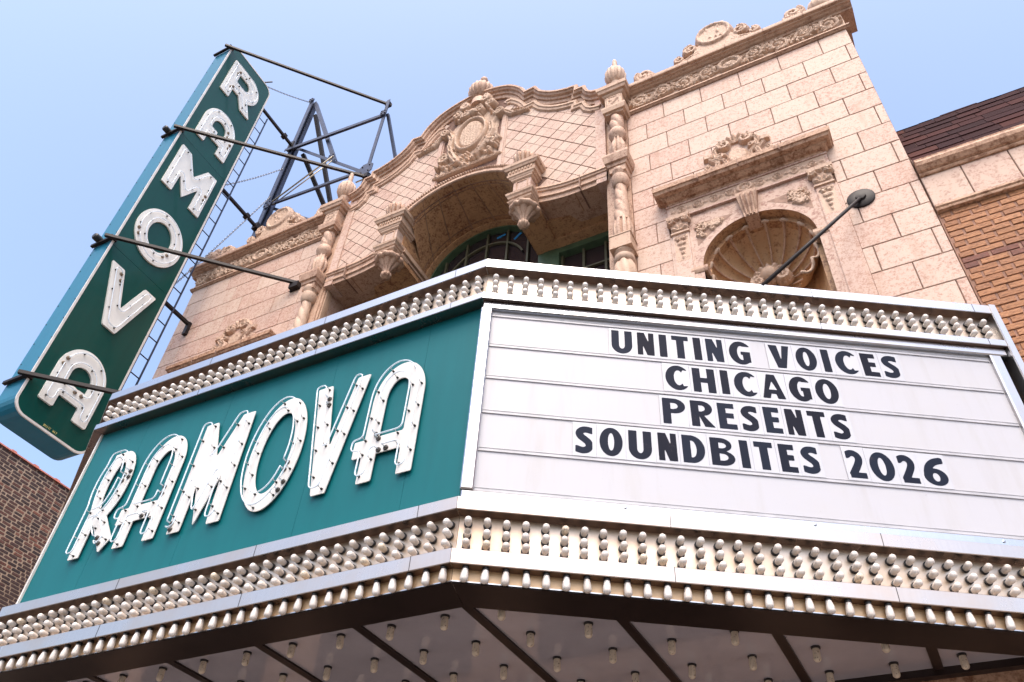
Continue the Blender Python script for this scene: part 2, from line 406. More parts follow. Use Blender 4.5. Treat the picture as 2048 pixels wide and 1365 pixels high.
# ------------------------------------------------------------------ carved relief by height field
def spiral(cx, cz, r0, r1, a0, turns, n=36):
    return [(cx + (r0 + (r1 - r0) * t) * math.cos(a0 + turns * 2 * PI * t), cz + (r0 + (r1 - r0) * t) * math.sin(a0 + turns * 2 * PI * t)) for t in np.linspace(0, 1, n)]
def carve(X, Z, items):
    H = np.zeros(X.shape)
    for it in items:
        if it[0] == 's':                                    # stroke: pts, width start, width end, height
            P = np.array(it[1]); n = len(P)
            for k in range(n - 1):
                a, b = P[k], P[k + 1]; ex, ez = b - a; t = np.clip(((X - a[0]) * ex + (Z - a[1]) * ez) / (ex * ex + ez * ez + 1e-12), 0, 1)
                d = np.sqrt((X - a[0] - ex * t) ** 2 + (Z - a[1] - ez * t) ** 2); wd = it[2] + (it[3] - it[2]) * (k / max(1, n - 2))
                H = np.maximum(H, it[4] * np.sqrt(np.clip(1 - (d / wd) ** 2, 0, 1)) * (1 - .38 * np.exp(-(d / (.24 * wd)) ** 2)))
        elif it[0] == 'e':                                  # dome: cx cz rx rz h
            _, cx, cz, rx, rz, h = it; q = ((X - cx) / rx) ** 2 + ((Z - cz) / rz) ** 2; H = np.maximum(H, h * np.sqrt(np.clip(1 - q, 0, 1)))
        elif it[0] == 'r':                                  # oval ring: cx cz rx rz width h
            _, cx, cz, rx, rz, wd, h = it; k = np.sqrt(((X - cx) / rx) ** 2 + ((Z - cz) / rz) ** 2); d = np.abs(k - 1) * min(rx, rz)
            H = np.maximum(H, h * np.sqrt(np.clip(1 - (d / wd) ** 2, 0, 1)))
        elif it[0] == 'f':                                  # fan of lobes (shell, acanthus): cx cz r a0 a1 n h
            _, cx, cz, r, a0, a1, n, h = it; d = np.hypot(X - cx, Z - cz); a = np.arctan2(Z - cz, X - cx)
            a = np.where(a < a0 - .001, a + 2 * PI, a); t = (a - a0) / (a1 - a0); lob = np.abs(np.sin(PI * n * t)); R = r * (.80 + .20 * lob)
            H = np.maximum(H, np.where((t >= 0) & (t <= 1) & (d < R), h * (.45 + .55 * lob) * np.clip(d / r, .35, 1) * np.sqrt(np.clip(1 - (d / R) ** 4, 0, 1)), 0))
        elif it[0] == 'p':                                  # flat slab with soft edge: sdf, height, edge
            H = np.maximum(H, it[2] * np.clip(-it[1](X, Z) / it[3], 0, 1))
    return H
def relief(name, mat, parent, M, items, bb, res, cut=False, base=0.0, back=-.02, rough=.004):
    x0, x1, z0, z1 = bb; nx, nz = int((x1 - x0) / res) + 2, int((z1 - z0) / res) + 2
    xs, zs = np.linspace(x0, x1, nx), np.linspace(z0, z1, nz); X, Z = np.meshgrid(xs, zs, indexing='ij'); H = carve(X, Z, items)
    if rough: H = H + (H > .004) * rough * (np.sin(X * 190 + 3 * np.sin(Z * 90)) * np.sin(Z * 170 + 2 * np.sin(X * 70)))
    idx = -np.ones((nx, nz), int); V = []; F = []
    keep = (H[:-1, :-1] > .003) | (H[1:, :-1] > .003) | (H[1:, 1:] > .003) | (H[:-1, 1:] > .003) if cut else np.ones((nx - 1, nz - 1), bool)
    for i, j in zip(*np.nonzero(keep)):
        q = []
        for a, b in ((i, j), (i + 1, j), (i + 1, j + 1), (i, j + 1)):
            if idx[a, b] < 0: idx[a, b] = len(V); V.append((xs[a], base + H[a, b], zs[b]))
            q.append(idx[a, b])
        F.append(tuple(q))
    cnt = {}
    for f in F:
        for k in range(4):
            e = (f[k], f[(k + 1) % 4]); cnt[e] = 1
    n = len(V); bd = [e for e in cnt if (e[1], e[0]) not in cnt]
    V2 = V + [(p[0], back, p[2]) for p in V]
    F2 = F + [(b + n, b, a, a + n)[::-1] for a, b in bd] + ([tuple(i + n for i in f[::-1]) for f in F] if cut else [])
    mb = MB(M).add(V2, F2); me = bpy.data.meshes.new(name); me.from_pydata(mb.v, [], mb.f); me.materials.append(mat)
    fix_normals(me); smooth_mesh(me, 32); me.update(); return link(name, me, parent)

# ================================================================== setting
def sheet(name, x0, x1, y0, y1, z, mat, t=.3): return struct(obj(name, MB().box(x0, x1, y0, y1, z - t, z), mat))
sheet('ground', -400, 400, -400, 400, -.16, M_asph, 1)
sheet('sidewalk', -60, 60, -4.6, 0.0, 0, M_conc, .12)
sheet('kerb', -60, 60, -4.76, -4.604, -.005, M_kerb, .15)
sheet('far_sidewalk', -60, 60, -19.5, -16.2, 0, M_conc, .12)
for k in range(9):
    struct(obj('lane_marking', MB().box(-30 + k * 7, -27 + k * 7, -10.55, -10.42, -.17, -.152), M_paint))

# ================================================================== theatre front
T = thing('theatre_building', 'pale terracotta theatre front with curved gable and twisted columns', 'building', (0, 0, 0))
body = obj('wall', MB().box(-5.2, 5.2, .92, 16, 0, 12.6), M_stone, T)
obj('roof', MB().box(-5.1, 5.1, .75, 15.5, 11.72, 11.78), M_flat, T)
# base wall below the marquee
lw = MB()
lw.box(-5.2, 5.2, .01, .9, 0, 4.0)
obj('ground_floor_wall', lw, M_rust, T)
lo = MB()
for x in (-4.4, -2.2, 0, 2.2, 4.4): lo.box(x - .8, x + .8, -.012, .005, .2, 3.35)
obj('entrance_doors', lo, M_bronze, T)
H, L = .34151, .49021; ZJ = 10.9862
NX = 3.665                                   # niche centre
bw = {}
def blk_mesh(wd, ht):
    k = (round(wd, 3), round(ht, 3))
    if k not in bw: bw[k] = MB().cbox(-wd / 2, wd / 2, -.06, .0, -ht / 2, ht / 2, .004).mesh('block', M_block)
    return bw[k]
for s in (1, -1):
    b = MB(F0)
    def bx(x0, x1, w0, w1, z0, z1): b.box(s * x0, s * x1, w0, w1, z0, z1)
    bx(2.17, NX - .56, -.92, -.012, 4.0, 11.72); bx(NX + .56, 5.2, -.92, -.012, 4.0, 11.72); bx(NX - .56, NX + .56, -.92, -.012, 8.62, 11.72); bx(NX - .56, NX + .56, -.92, -.6, 4, 8.62)
    wall = obj('bay_wall', b, M_mortar, T)
    for r in range(0, 14):
        zt = ZJ + H - r * H; zb = zt - H
        if zb < 6.4: break
        off = 2.90669 if r % 2 == 0 else 2.90669 - L / 2
        xs = [2.41] + [off + m * L for m in range(-2, 8) if 2.41 + .05 < off + m * L < 5.2 - .05] + [5.2]
        for a, c in zip(xs[:-1], xs[1:]):
            segs = [(a, c)]
            if zb < 9.25:
                segs = [(p, q) for p, q in ((a, min(c, NX - .86)), (max(a, NX + .86), c)) if q - p > .03]
            for p, q in segs:
                g = .0042; wd = q - p - 2 * g; ht = H - 2 * g
                y = rng.uniform(-.0015, .0015); M = frame((s * (p + q) / 2, -.006 + y, (zt + zb) / 2), (1, 0))
                link('block', blk_mesh(wd, ht), wall, M)
    # crowning cornice, frieze and cresting
    def ex(prof, x0, x1, mat, name, par=T, M=F0):
        mb = MB(M); mb.extr(prof, min(s * x0, s * x1), max(s * x0, s * x1)); return obj(name, mb, mat, par)
    ex([(-.3, 11.33), (.02, 11.33), (.035, 11.345), (.05, 11.35), (.05, 11.372), (.028, 11.385), (.022, 11.40), (-.3, 11.40)], 2.40, 5.25, M_trim, 'string_course')
    ex([(-.3, 11.40), (.012, 11.40), (.012, 11.70), (-.3, 11.70)], 2.40, 5.215, M_trim, 'frieze_ground')
    cor = ex([(-.3, 11.70), (.03, 11.70), (.04, 11.715), (.04, 11.725), (.07, 11.735), (.09, 11.752), (.115, 11.758), (.12, 11.775), (.155, 11.782), (.16, 11.80), (.16, 11.845), (.10, 11.86), (-.3, 11.87)], 2.40, 5.36, M_trim, 'cornice')
    for k in range(6):
        x = 2.85 + k * .49; obj('cornice_joint', MB(F0).box(s * x - .006, s * x + .006, 0, .1635, 11.778, 11.847), M_mortar, cor)
    # rinceau frieze
    it = []; n = 9; x0 = 2.46; st = (5.19 - x0) / n
    for k in range(n):
        cx = x0 + st * (k + .5); up = 1 if k % 2 else -1; cz = 11.55 + .012 * up
        if k == 4:
            it += [('r', s * cx, 11.55, .13, .105, .03, .06), ('e', s * cx, 11.55, .10, .075, .05), ('f', s * cx, 11.60, .10, 0, PI, 5, .07)]; continue
        sp = spiral(cx, cz, .125, .02, up * PI * .5, -up * 1.8); it.append(('s', [(s * a, c) for a, c in sp], .026, .018, .050))
        it.append(('e', s * cx, cz, .04, .04, .062)); it.append(('s', [(s * (cx - st * .5), 11.55 - up * .10), (s * cx, cz + up * .12), (s * (cx + st * .5), 11.55 + up * .05)], .022, .018, .045))
        for q in range(20):
            a = rng.uniform(0, 2 * PI); r = rng.uniform(.07, .17); p = (cx + r * math.cos(a), cz + min(r, .11) * math.sin(a)); a2 = a + up * rng.uniform(.4, 1.3)
            it.append(('s', [(s * p[0], p[1]), (s * (p[0] + .045 * math.cos(a2)), p[1] + .045 * math.sin(a2))], .021, .010, rng.uniform(.03, .06)))
    relief('frieze_carving', M_orn, T, F0, it, (min(s * 2.43, s * 5.2), max(s * 2.43, s * 5.2), 11.405, 11.698), .009, base=.013, back=0, rough=.006)
    # cresting on the cornice
    cx = s * 3.72; it = [('p', s_ell(cx, 12.43, .225, .235), .05, .03), ('r', cx, 12.43, .215, .225, .04, .075), ('f', cx, 12.61, .15, -.2, PI + .2, 7, .08),
          ('s', spiral(cx - .13, 12.60, .06, .01, -.5, 1.2), .025, .02, .07), ('s', spiral(cx + .13, 12.60, .06, .01, PI + .5, -1.2), .025, .02, .07),
          ('p', s_poly([(cx - .40, 11.86), (cx + .40, 11.86), (cx + .30, 12.2), (cx + .15, 12.45), (cx - .15, 12.45), (cx - .30, 12.2)]), .04, .02)]
    for q in range(5): it.append(('e', cx + rng.uniform(-.11, .11), 12.42 + rng.uniform(-.13, .13), .028, .04, .07))
    for t in (1, -1):
        it += [('s', spiral(cx + t * .33, 12.27, .10, .02, PI / 2, -t * 1.5), .035, .025, .065), ('s', spiral(cx + t * .50, 12.12, .07, .015, PI / 2, -t * 1.4), .03, .02, .06),
               ('s', [(cx + t * .24, 12.12), (cx + t * .45, 12.02), (cx + t * .72, 11.97), (cx + t * .95, 11.96)], .06, .035, .05),
               ('s', spiral(cx + t * 1.0, 12.10, .125, .02, PI * (.5 - t * .25), -t * 1.6), .045, .03, .07), ('p', s_box(cx + t * 1.0 - .16, cx + t * 1.0 + .16, 11.85, 12.08), .05, .02)]
    relief('cresting', M_orn, T, frame((0, -.02, 0), (1, 0)), it, (cx - 1.2, cx + 1.2, 11.85, 12.84), .013, cut=True, back=-.09)
    # shell at the outer end of the cornice
    f = MB(); f.lathe((s * 5.03, .0, 11.86), [(0, .07), (.03, .09), (.07, .14), (.16, .165), (.25, .14), (.31, .07), (.33, .03)], 40, 14, .18)
    if s < 0: f.lathe((s * 5.03, .0, 12.15), [(0, .06), (.06, .075), (.12, .06), (.2, .01)], 24, 8, .2)
    obj('shell_finial', f, M_orn, T, 40)

    # ---------------- niche surround
    nc = s * NX; N = obj('niche_surround', plate(MB(F0), SUB(s_box(nc - .68, nc + .68, 6.6, 8.875), s_ell(nc, 8.0, .56, .56), s_box(nc - .56, nc + .56, 6.5, 8.0)), (nc - .7, nc + .7, 6.58, 8.89), .02, -.012, .012), M_stone, T)
    rev = MB(F0); R1 = [(nc + .56 * math.cos(a), 8.0 + .56 * math.sin(a)) for a in np.linspace(0, PI, 28)]; R1 = [(nc + .56, 6.6)] + R1 + [(nc - .56, 6.6)]
    R2 = [(nc + .51 * math.cos(a), 8.0 + .51 * math.sin(a)) for a in np.linspace(0, PI, 28)]; R2 = [(nc + .51, 6.6)] + R2 + [(nc - .51, 6.6)]
    rev.rings([[(p[0], .010, p[1]) for p in R1], [(p[0], -.10, p[1]) for p in R1], [(p[0], -.10, p[1]) for p in R2], [(p[0], -.2, p[1]) for p in R2]], cap=False, closed=False)
    obj('niche_reveal', rev, M_soff_shade, N)
    sh = MB(); nf = 13; rows = []; SPAN = 142; rim = []
    for i in range(25):
        th = .14 + (PI / 2 - .14) * i / 24; row = []; q = i / 24
        for j in range(nf * 10 + 1):
            ph = math.radians(-SPAN + 2 * SPAN * j / (nf * 10)); lobe = abs(math.sin(PI * j / 10)) ** .7
            R = (.505 + .032 * lobe * q ** 5) * math.sin(th); dep = .42 * math.cos(th) + .085 * (lobe - .5) * math.sin(th) * (1 - .35 * q ** 4)
            row.append((nc + R * math.sin(ph),   .115 + dep, 8.0 + R * math.cos(ph)))
        rows.append(row)
    rim = [(p[0], p[1] - .012, p[2]) for p in rows[-1][::2]]
    sh.rings(rows, cap=False, closed=False)
    SH = obj('shell_hood', sh, M_shell, N, 60)
    obj('shell_rim', MB().tube(rim, .017, 7), M_orn, SH, True)
    for j in range(1, nf): obj('shell_rib', MB().tube([(p[0], p[1] - .004, p[2]) for p in [r_[j * 10] for r_ in rows[2:]]], .008, 6, r2=.018), M_trim, SH, True)
    bk = MB(F0); bk.box(nc - .6, nc + .6, -.62, -.60, 6.4, 8.7); obj('niche_back', bk, M_soff_shade, N)
    cyl = MB(); cyl.rings([[(nc + .512 * math.cos(a), .11 + .46 * math.sin(a), z) for a in np.linspace(0, PI, 30)] for z in (6.5, 7.2, 7.6, 7.9)], cap=False, closed=False)
    obj('niche_lining', cyl, M_shell, N, 40)
    relief('shell_boss', M_orn, N, frame((0, .40, 0), (1, 0)), [('e', nc, 8.03, .10, .10, .10), ('f', nc, 8.02, .17, -.3, PI + .3, 7, .08)] + [('s', spiral(nc + t * .12, 7.95, .07, .01, PI / 2, -t * 1.4), .03, .02, .07) for t in (1, -1)], (nc - .24, nc + .24, 7.84, 8.22), .012, cut=True, back=-.05)
    # spandrels
    for t in (1, -1):
        tri = s_poly([(nc + t * .17, 8.665), (nc + t * .585, 8.70), (nc + t * .585, 8.33), (nc + t * .47, 8.44), (nc + t * .33, 8.56)])
        obj('spandrel_panel', plate(MB(F0), tri, (nc - .7, nc + .7, 8.3, 8.72), .012, .0, .0135), M_mortar, N)
        it = []
        for q in range(16):
            for _ in range(30):
                p = (nc + t * rng.uniform(.2, .57), rng.uniform(8.36, 8.69))
                if tri(np.array([p[0]]), np.array([p[1]]))[0] < -.02: break
            a = rng.uniform(0, 6); it.append(('s', spiral(p[0], p[1], .035, .006, a, 1.1, 12), .014, .010, .03))
        relief('spandrel_carving', M_orn, N, F0, it, (min(nc + t * .15, nc + t * .6), max(nc + t * .15, nc + t * .6), 8.32, 8.71), .009, cut=True, base=.012, back=.013)
        # pilaster, capital
        px = nc + t * .745
        pl = MB(F0); pl.box(px - .088, px + .088, -.012, .030, 6.6, 8.60); pl.box(px - .118, px + .118, -.012, .016, 6.6, 8.60)
        P_ = obj('pilaster', pl, M_block, N)
        relief('pilaster_drop', M_orn, P_, F0, [('s', [(px - .05, 8.53), (px + .05, 8.53)], .02, .02, .02), ('e', px, 8.44, .05, .035, .022), ('e', px - .03, 8.50, .025, .02, .025), ('e', px + .03, 8.5, .025, .02, .025), ('e', px, 8.36, .035, .03, .02), ('e', px, 8.29, .022, .03, .018), ('e', px, 8.22, .014, .03, .014)], (px - .075, px + .075, 8.16, 8.575), .009, base=.0305, back=.025)
        cp = MB(F0); cp.stack(px, -.012, [(8.595, .085, .035), (8.60, .10, .05), (8.62, .10, .05), (8.625, .088, .04), (8.80, .10, .06), (8.815, .125, .085), (8.86, .13, .09)])
        C_ = obj('capital', cp, M_orn, N)
        relief('capital_carving', M_orn, C_, F0, [('f', px, 8.64, .10, .1, PI - .1, 4, .06), ('s', spiral(px - .085, 8.77, .04, .008, 0, 1.3, 20), .016, .012, .065), ('s', spiral(px + .085, 8.77, .04, .008, PI, -1.3, 20), .016, .012, .065), ('e', px, 8.80, .03, .025, .06)], (px - .14, px + .14, 8.63, 8.83), .009, cut=True, base=.038, back=.03)
        imp = MB(F0); sx = nc + t * .60; imp.stack(sx, -.1, [(7.93, .075, .02), (7.95, .08, .03), (7.965, .085, .035), (8.0, .085, .035)]); obj('impost', imp, M_trim, N)
    ks = MB(F0); ks.rings([[(nc - .065, -.15, 8.50), (nc + .065, -.15, 8.50), (nc + .065, .05, 8.50), (nc - .065, .05, 8.50)], [(nc - .075, -.15, 8.58), (nc + .075, -.15, 8.58), (nc + .075, .04, 8.58), (nc - .075, .04, 8.58)], [(nc - .105, -.012, 8.80), (nc + .105, -.012, 8.80), (nc + .105, .10, 8.80), (nc - .105, .10, 8.80)], [(nc - .11, -.012, 8.85), (nc + .11, -.012, 8.85), (nc + .11, .105, 8.85), (nc - .11, .105, 8.85)]])
    for q in (-1, 0, 1): ks.tube([(nc + q * .035, .05, 8.51), (nc + q * .042, .055, 8.62), (nc + q * .055, .105, 8.80)], .014, 8)
    obj('keystone', ks, M_trim, N)
    # entablature and hood cornice
    e = MB(F0); e.box(nc - .86, nc + .86, -.012, .035, 8.88, 9.09); e.box(nc - .865, nc + .865, -.012, .047, 8.86, 8.885); e.box(nc - .865, nc + .865, -.012, .047, 9.075, 9.10)
    E_ = obj('entablature', e, M_block, N)
    it = [('r', nc, 8.98, .07, .06, .02, .03), ('e', nc, 8.98, .045, .04, .025)]
    for t in (1, -1):
        for k in range(4):
            x = nc + t * (.16 + .18 * k); it.append(('s', spiral(x, 8.98, .06, .012, k * PI + t, (-1) ** k * 1.6, 24), .012, .009, .018)); it.append(('e', x + t * .09, 8.98, .03, .022, .018))
    relief('entablature_carving', M_orn, E_, F0, it, (nc - .83, nc + .83, 8.89, 9.07), .010, base=.0355, back=.03)
    hd = MB(F0); hw = .83
    hd.stack(nc, -.012, [(9.10, hw, .05), (9.12, hw + .01, .06), (9.125, hw + .03, .09), (9.15, hw + .06, .13), (9.165, hw + .065, .135), (9.17, hw + .10, .19), (9.20, hw + .115, .205), (9.205, hw + .125, .22), (9.265, hw + .13, .225), (9.285, hw + .08, .15), (9.30, hw, .05)])
    Hc = obj('hood_cornice', hd, M_rust, N)
    for q in (-.44, 0, .44): obj('cornice_joint', MB(F0).box(nc + q - .005, nc + q + .005, 0, .2285, 9.17, 9.267), M_mortar, Hc)
    # crest above the hood
    it = [('f', nc, 9.86, .17, -.15, PI + .15, 7, .10)]
    for t in (1, -1):
        it += [('s', spiral(nc + t * .12, 9.85, .075, .012, PI / 2 - t * .6, -t * 1.4), .03, .022, .085), ('s', [(nc + t * .15, 9.91), (nc + t * .24, 9.80), (nc + t * .23, 9.66), (nc + t * .15, 9.58), (nc + t * .10, 9.40)], .035, .03, .07),
               ('s', [(nc + t * .27, 9.38), (nc + t * .22, 9.58), (nc + t * .30, 9.68), (nc + t * .30, 9.74)], .04, .02, .06), ('p', s_poly([(nc + t * .26, 9.69), (nc + t * .38, 9.69), (nc + t * .38, 9.78), (nc + t * .26, 9.78)]), .06, .012),
               ('s', spiral(nc + t * .33, 9.55, .05, .01, PI / 2, -t * 1.2, 16), .02, .015, .05), ('s', spiral(nc + t * .17, 9.69, .04, .01, 0, t * 1.2, 16), .02, .012, .07)]
    it += [('p', s_ell(nc, 9.62, .13, .15), .035, .04)]
    relief('hood_crest', M_orn, N, F0, it, (nc - .42, nc + .42, 9.26, 10.06), .010, cut=True, back=-.01)

    # ---------------- turned pillar between the bay and the centre
    cx = s * 2.31
    st = MB(F0); st.box(s * 2.12, s * 2.41, -.3, .022, 4, 11.72); st.box(s * 2.155, s * 2.40, -.3, .040, 4, 11.72); pil = obj('pilaster_strip', st, M_trim, T)
    col = thing_part = MB(F0)
    col.stack(cx, -.2, [(11.66, .13, .20), (11.68, .15, .215), (11.71, .155, .22), (11.715, .185, .25), (11.76, .20, .265), (11.77, .212, .278), (11.84, .218, .282), (11.86, .17, .22), (11.88, .1, .1)])
    pc = obj('pillar_cap', col, M_trim, T)
    pb = MB(F0); pb.box(cx - .12, cx + .12, -.1, .195, 11.38, 11.66); pb.stack(cx, -.05, [(11.24, .115, .18), (11.27, .125, .19), (11.275, .15, .215), (11.32, .16, .225), (11.345, .165, .23), (11.38, .165, .23)])
    PB = obj('pillar_block', pb, M_trim, T)
    relief('block_panel', M_orn, PB, F0, [('s', [(cx - .08, 11.42), (cx + .08, 11.6)], .03, .015, .018), ('s', [(cx - .085, 11.41), (cx + .085, 11.41), (cx + .085, 11.63), (cx - .085, 11.63), (cx - .085, 11.41)], .012, .012, .015), ('e', cx - .03, 11.56, .04, .04, .018)], (cx - .105, cx + .105, 11.39, 11.65), .01, base=.1955, back=.19)
    sh_ = MB(); c3 = (cx, -.105, 0)
    sh_.lathe(c3, [(11.25, .085), (11.22, .105)], 24)
    sh_.lathe(c3, [(z, .098 - .02 * abs((z - 11.08) / .17) ** 2) for z in np.linspace(11.24, 10.92, 33)], 40, 3, .26, 26)
    sh_.lathe(c3, [(10.92, .07), (10.90, .09), (10.86, .105), (10.80, .115), (10.75, .10), (10.72, .075), (10.70, .07)], 28)
    sh_.lathe(c3, [(10.70, .07), (10.64, .075), (10.56, .105), (10.46, .115), (10.38, .09), (10.30, .08)], 36, 8, .28)
    obj('twisted_shaft', sh_, M_orn, T, 50)
    mc = MB(F0); mc.stack(cx, -.05, [(9.93, .10, .18), (10.03, .105, .185), (10.035, .12, .20), (10.08, .13, .21), (10.09, .145, .235), (10.13, .155, .245), (10.20, .165, .26), (10.24, .16, .255), (10.26, .12, .2), (10.30, .08, .15)]); obj('pillar_cap', mc, M_trim, T)
    s2 = MB(); s2.lathe(c3, [(10.0, .10), (9.98, .105), (9.93, .10), (9.89, .065), (9.865, .065), (9.86, .105), (9.82, .11), (9.76, .10), (9.71, .08), (9.70, .07)], 28)
    s2.lathe(c3, [(z, .068 + .03 * ((9.70 - z) / .65)) for z in np.linspace(9.70, 9.02, 50)], 36, 3, .20, 30)
    s2.lathe(c3, [(9.03, .10), (8.95, .115), (8.85, .12), (8.74, .105), (8.70, .10)], 36, 9, .25)
    obj('twisted_shaft', s2, M_orn, T, 50)
    b2 = MB(F0); b2.box(cx - .115, cx + .115, -.05, .215, 8.50, 8.72); b2.box(cx - .125, cx + .125, -.05, .222, 8.49, 8.51); b2.box(cx - .125, cx + .125, -.05, .222, 8.70, 8.715); obj('pillar_block', b2, M_trim, T)
    s3 = MB(); s3.lathe(c3, [(8.5, .105), (8.47, .11), (8.44, .08), (8.41, .075), (8.405, .11), (8.37, .115), (8.33, .10), (8.32, .085)], 28)
    s3.lathe(c3, [(8.33, .09), (8.25, .12), (8.12, .135), (7.95, .12), (7.7, .10)], 36, 6, .3, 12); s3.lathe(c3, [(7.7, .11), (6.6, .12)], 24); obj('twisted_shaft', s3, M_orn, T, 50)
    fn = MB(); fc = (s * 2.31, -.06, 0)
    fn.lathe(fc, [(11.87, .10), (11.98, .09), (12.02, .06), (12.12, .055), (12.16, .075), (12.18, .075)], 24)
    fn.lathe(fc, [(12.17, .07), (12.22, .115), (12.31, .15), (12.40, .155), (12.48, .135), (12.55, .085), (12.58, .045)], 48, 14, .2)
    fn.lathe(fc, [(z, .048 - .012 * (z - 12.55) / .27) for z in np.linspace(12.55, 12.80, 14)] + [(12.84, .03), (12.87, .012), (12.875, .004)], 24, 2, .22, 45)
    obj('urn_finial', fn, M_orn, T, 50)

# ---------------- centre: gable
half = [(0, 13.52), (.12, 13.51), (.3, 13.47), (.42, 13.43), (.55, 13.37), (.66, 13.30), (.76, 13.20), (.85, 13.08), (.90, 12.98), (.93, 12.91), (1.09, 12.93), (1.13, 12.83), (1.19, 12.73), (1.27, 12.65), (1.37, 12.57), (1.48, 12.51), (1.62, 12.46), (1.77, 12.44), (1.77, 12.33), (1.89, 12.325), (1.905, 12.24), (1.94, 12.15), (2.00, 12.09), (2.12, 12.05)]
outl = [(-x, z) for x, z in half[:0:-1]] + half
XF = .05                                       # how far the gable stands in front of the bays
def scal(x):                                   # scalloped lower edge of the gable
    a = abs(x)
    return 10.02 if a > 1.75 else 10.02 + .13 * ((1.75 - a) / .6) ** 2
low = [(2.12, scal(2))] + [(x, scal(x)) for x in np.linspace(2.0, 1.16, 12)] + [(1.16, 10.6), (.80, 10.85)] + [(.8 * math.sin(a), 9.91 + 1.26 * math.cos(a)) for a in []]
arc = [(1.26 * math.sin(a), 9.91 + 1.26 * math.cos(a)) for a in np.linspace(.66, -.66, 25)]
gp = outl + low + arc + [(-x, z) for x, z in low[::-1]]
g = MB(F0); g.poly(gp, -.25, XF - .012)
GB = obj('gable', g, M_tilejoint, T)
def sweep(name, pts, prof, mat, par, sm=False):
    """profile (d inward from the line, w) along an open outline (u, v); mitred"""
    mb = MB(F0); P = [Vector((p[0], p[1])) for p in pts]; n = len(P); rows = []
    for i in range(n):
        d0 = (P[i] - P[i - 1]).normalized() if i else (P[1] - P[0]).normalized(); d1 = (P[i + 1] - P[i]).normalized() if i < n - 1 else d0
        n0, n1 = Vector((d0.y, -d0.x)), Vector((d1.y, -d1.x)); m = n0 + n1
        m = m / max(.35, m.dot(n0)) if m.length > 1e-4 else n0
        rows.append([(P[i].x + m.x * d, w, P[i].y + m.y * d) for d, w in prof])
    mb.rings(rows, cap=True); return obj(name, mb, mat, par, sm)
sweep('gable_coping', outl, [(0, -.30), (-.005, XF + .10), (.015, XF + .125), (.045, XF + .125), (.05, XF + .105), (.075, XF + .09), (.085, XF + .055), (.12, XF + .045), (.125, XF + .02), (.19, XF + .015), (.20, -.05), (.1, -.3)], M_trim, T)
inn = [(x * .985, z - .27) for x, z in outl if abs(x) > .50]
for s in (1, -1):
    seg = [p for p in inn if p[0] * s > 0]
    seg = ([(s * .55, 13.02)] + [p for p in seg if p[0] * s > .56]) if s > 0 else ([p for p in seg if p[0] * s > .56] + [(s * .55, 13.02)])
    sweep('gable_inner_moulding', seg, [(0, -.02), (0, XF + .03), (.02, XF + .05), (.055, XF + .05), (.065, XF + .035), (.10, XF + .03), (.115, XF + .008), (.13, -.02)], M_trim, T)
    b = MB(F0); b.box(s * 1.995, s * 2.13, -.2, XF + .02, 10.0, 12.1); obj('gable_pilaster', b, M_block, T)
    b = MB(F0); b.box(s * .50, s * .60, -.2, XF + .012, 11.2, 12.75); b.box(s * .52, s * .58, -.2, XF + .026, 11.2, 12.75); obj('gable_rib', b, M_block, T)
gpoly = s_poly(gp)
inner_bb = s_poly([(x, z - .30) for x, z in outl] + [(2.0, 9.9), (-2.0, 9.9)])
tm = {}
for s in (1, -1):
    for i in range(-16, 17):
        for j in range(-16, 17):
            x = 1.303 + .1185 * (i + j); z = 11.52 + .1195 * (i - j) - .1195
            if not (.52 < x < 2.09) or z < scal(x) + .20 or inner_bb(np.array([x]), np.array([z]))[0] > .05 or (x < 1.3 and z < 10.98 + (1.3 - x) * .4): continue
            key = (i % 2, j % 2)
            if key not in tm:
                sd2 = .0845; L_, D_ = .0022, .0065
                b1 = sd2 - (D_ if i % 2 == 0 else L_); b0 = -sd2 + (D_ if i % 2 else L_); a0 = -sd2 + (D_ if j % 2 == 0 else L_); a1 = sd2 - (D_ if j % 2 else L_); q = .7071
                o = [((a + b) * q, (b - a) * q) for a, b in ((a0, b0), (a1, b0), (a1, b1), (a0, b1))]
                tm[key] = MB().rings([[(p[0], -.03, p[1]) for p in o], [(p[0], .010, p[1]) for p in o], [(p[0] * .965, .0125, p[1] * .965) for p in o]]).mesh('tile', M_tile)
            link('tile', tm[key], GB, frame((s * x, -(XF - .012) + rng.uniform(-.0015, .0015), z), (1, 0)))
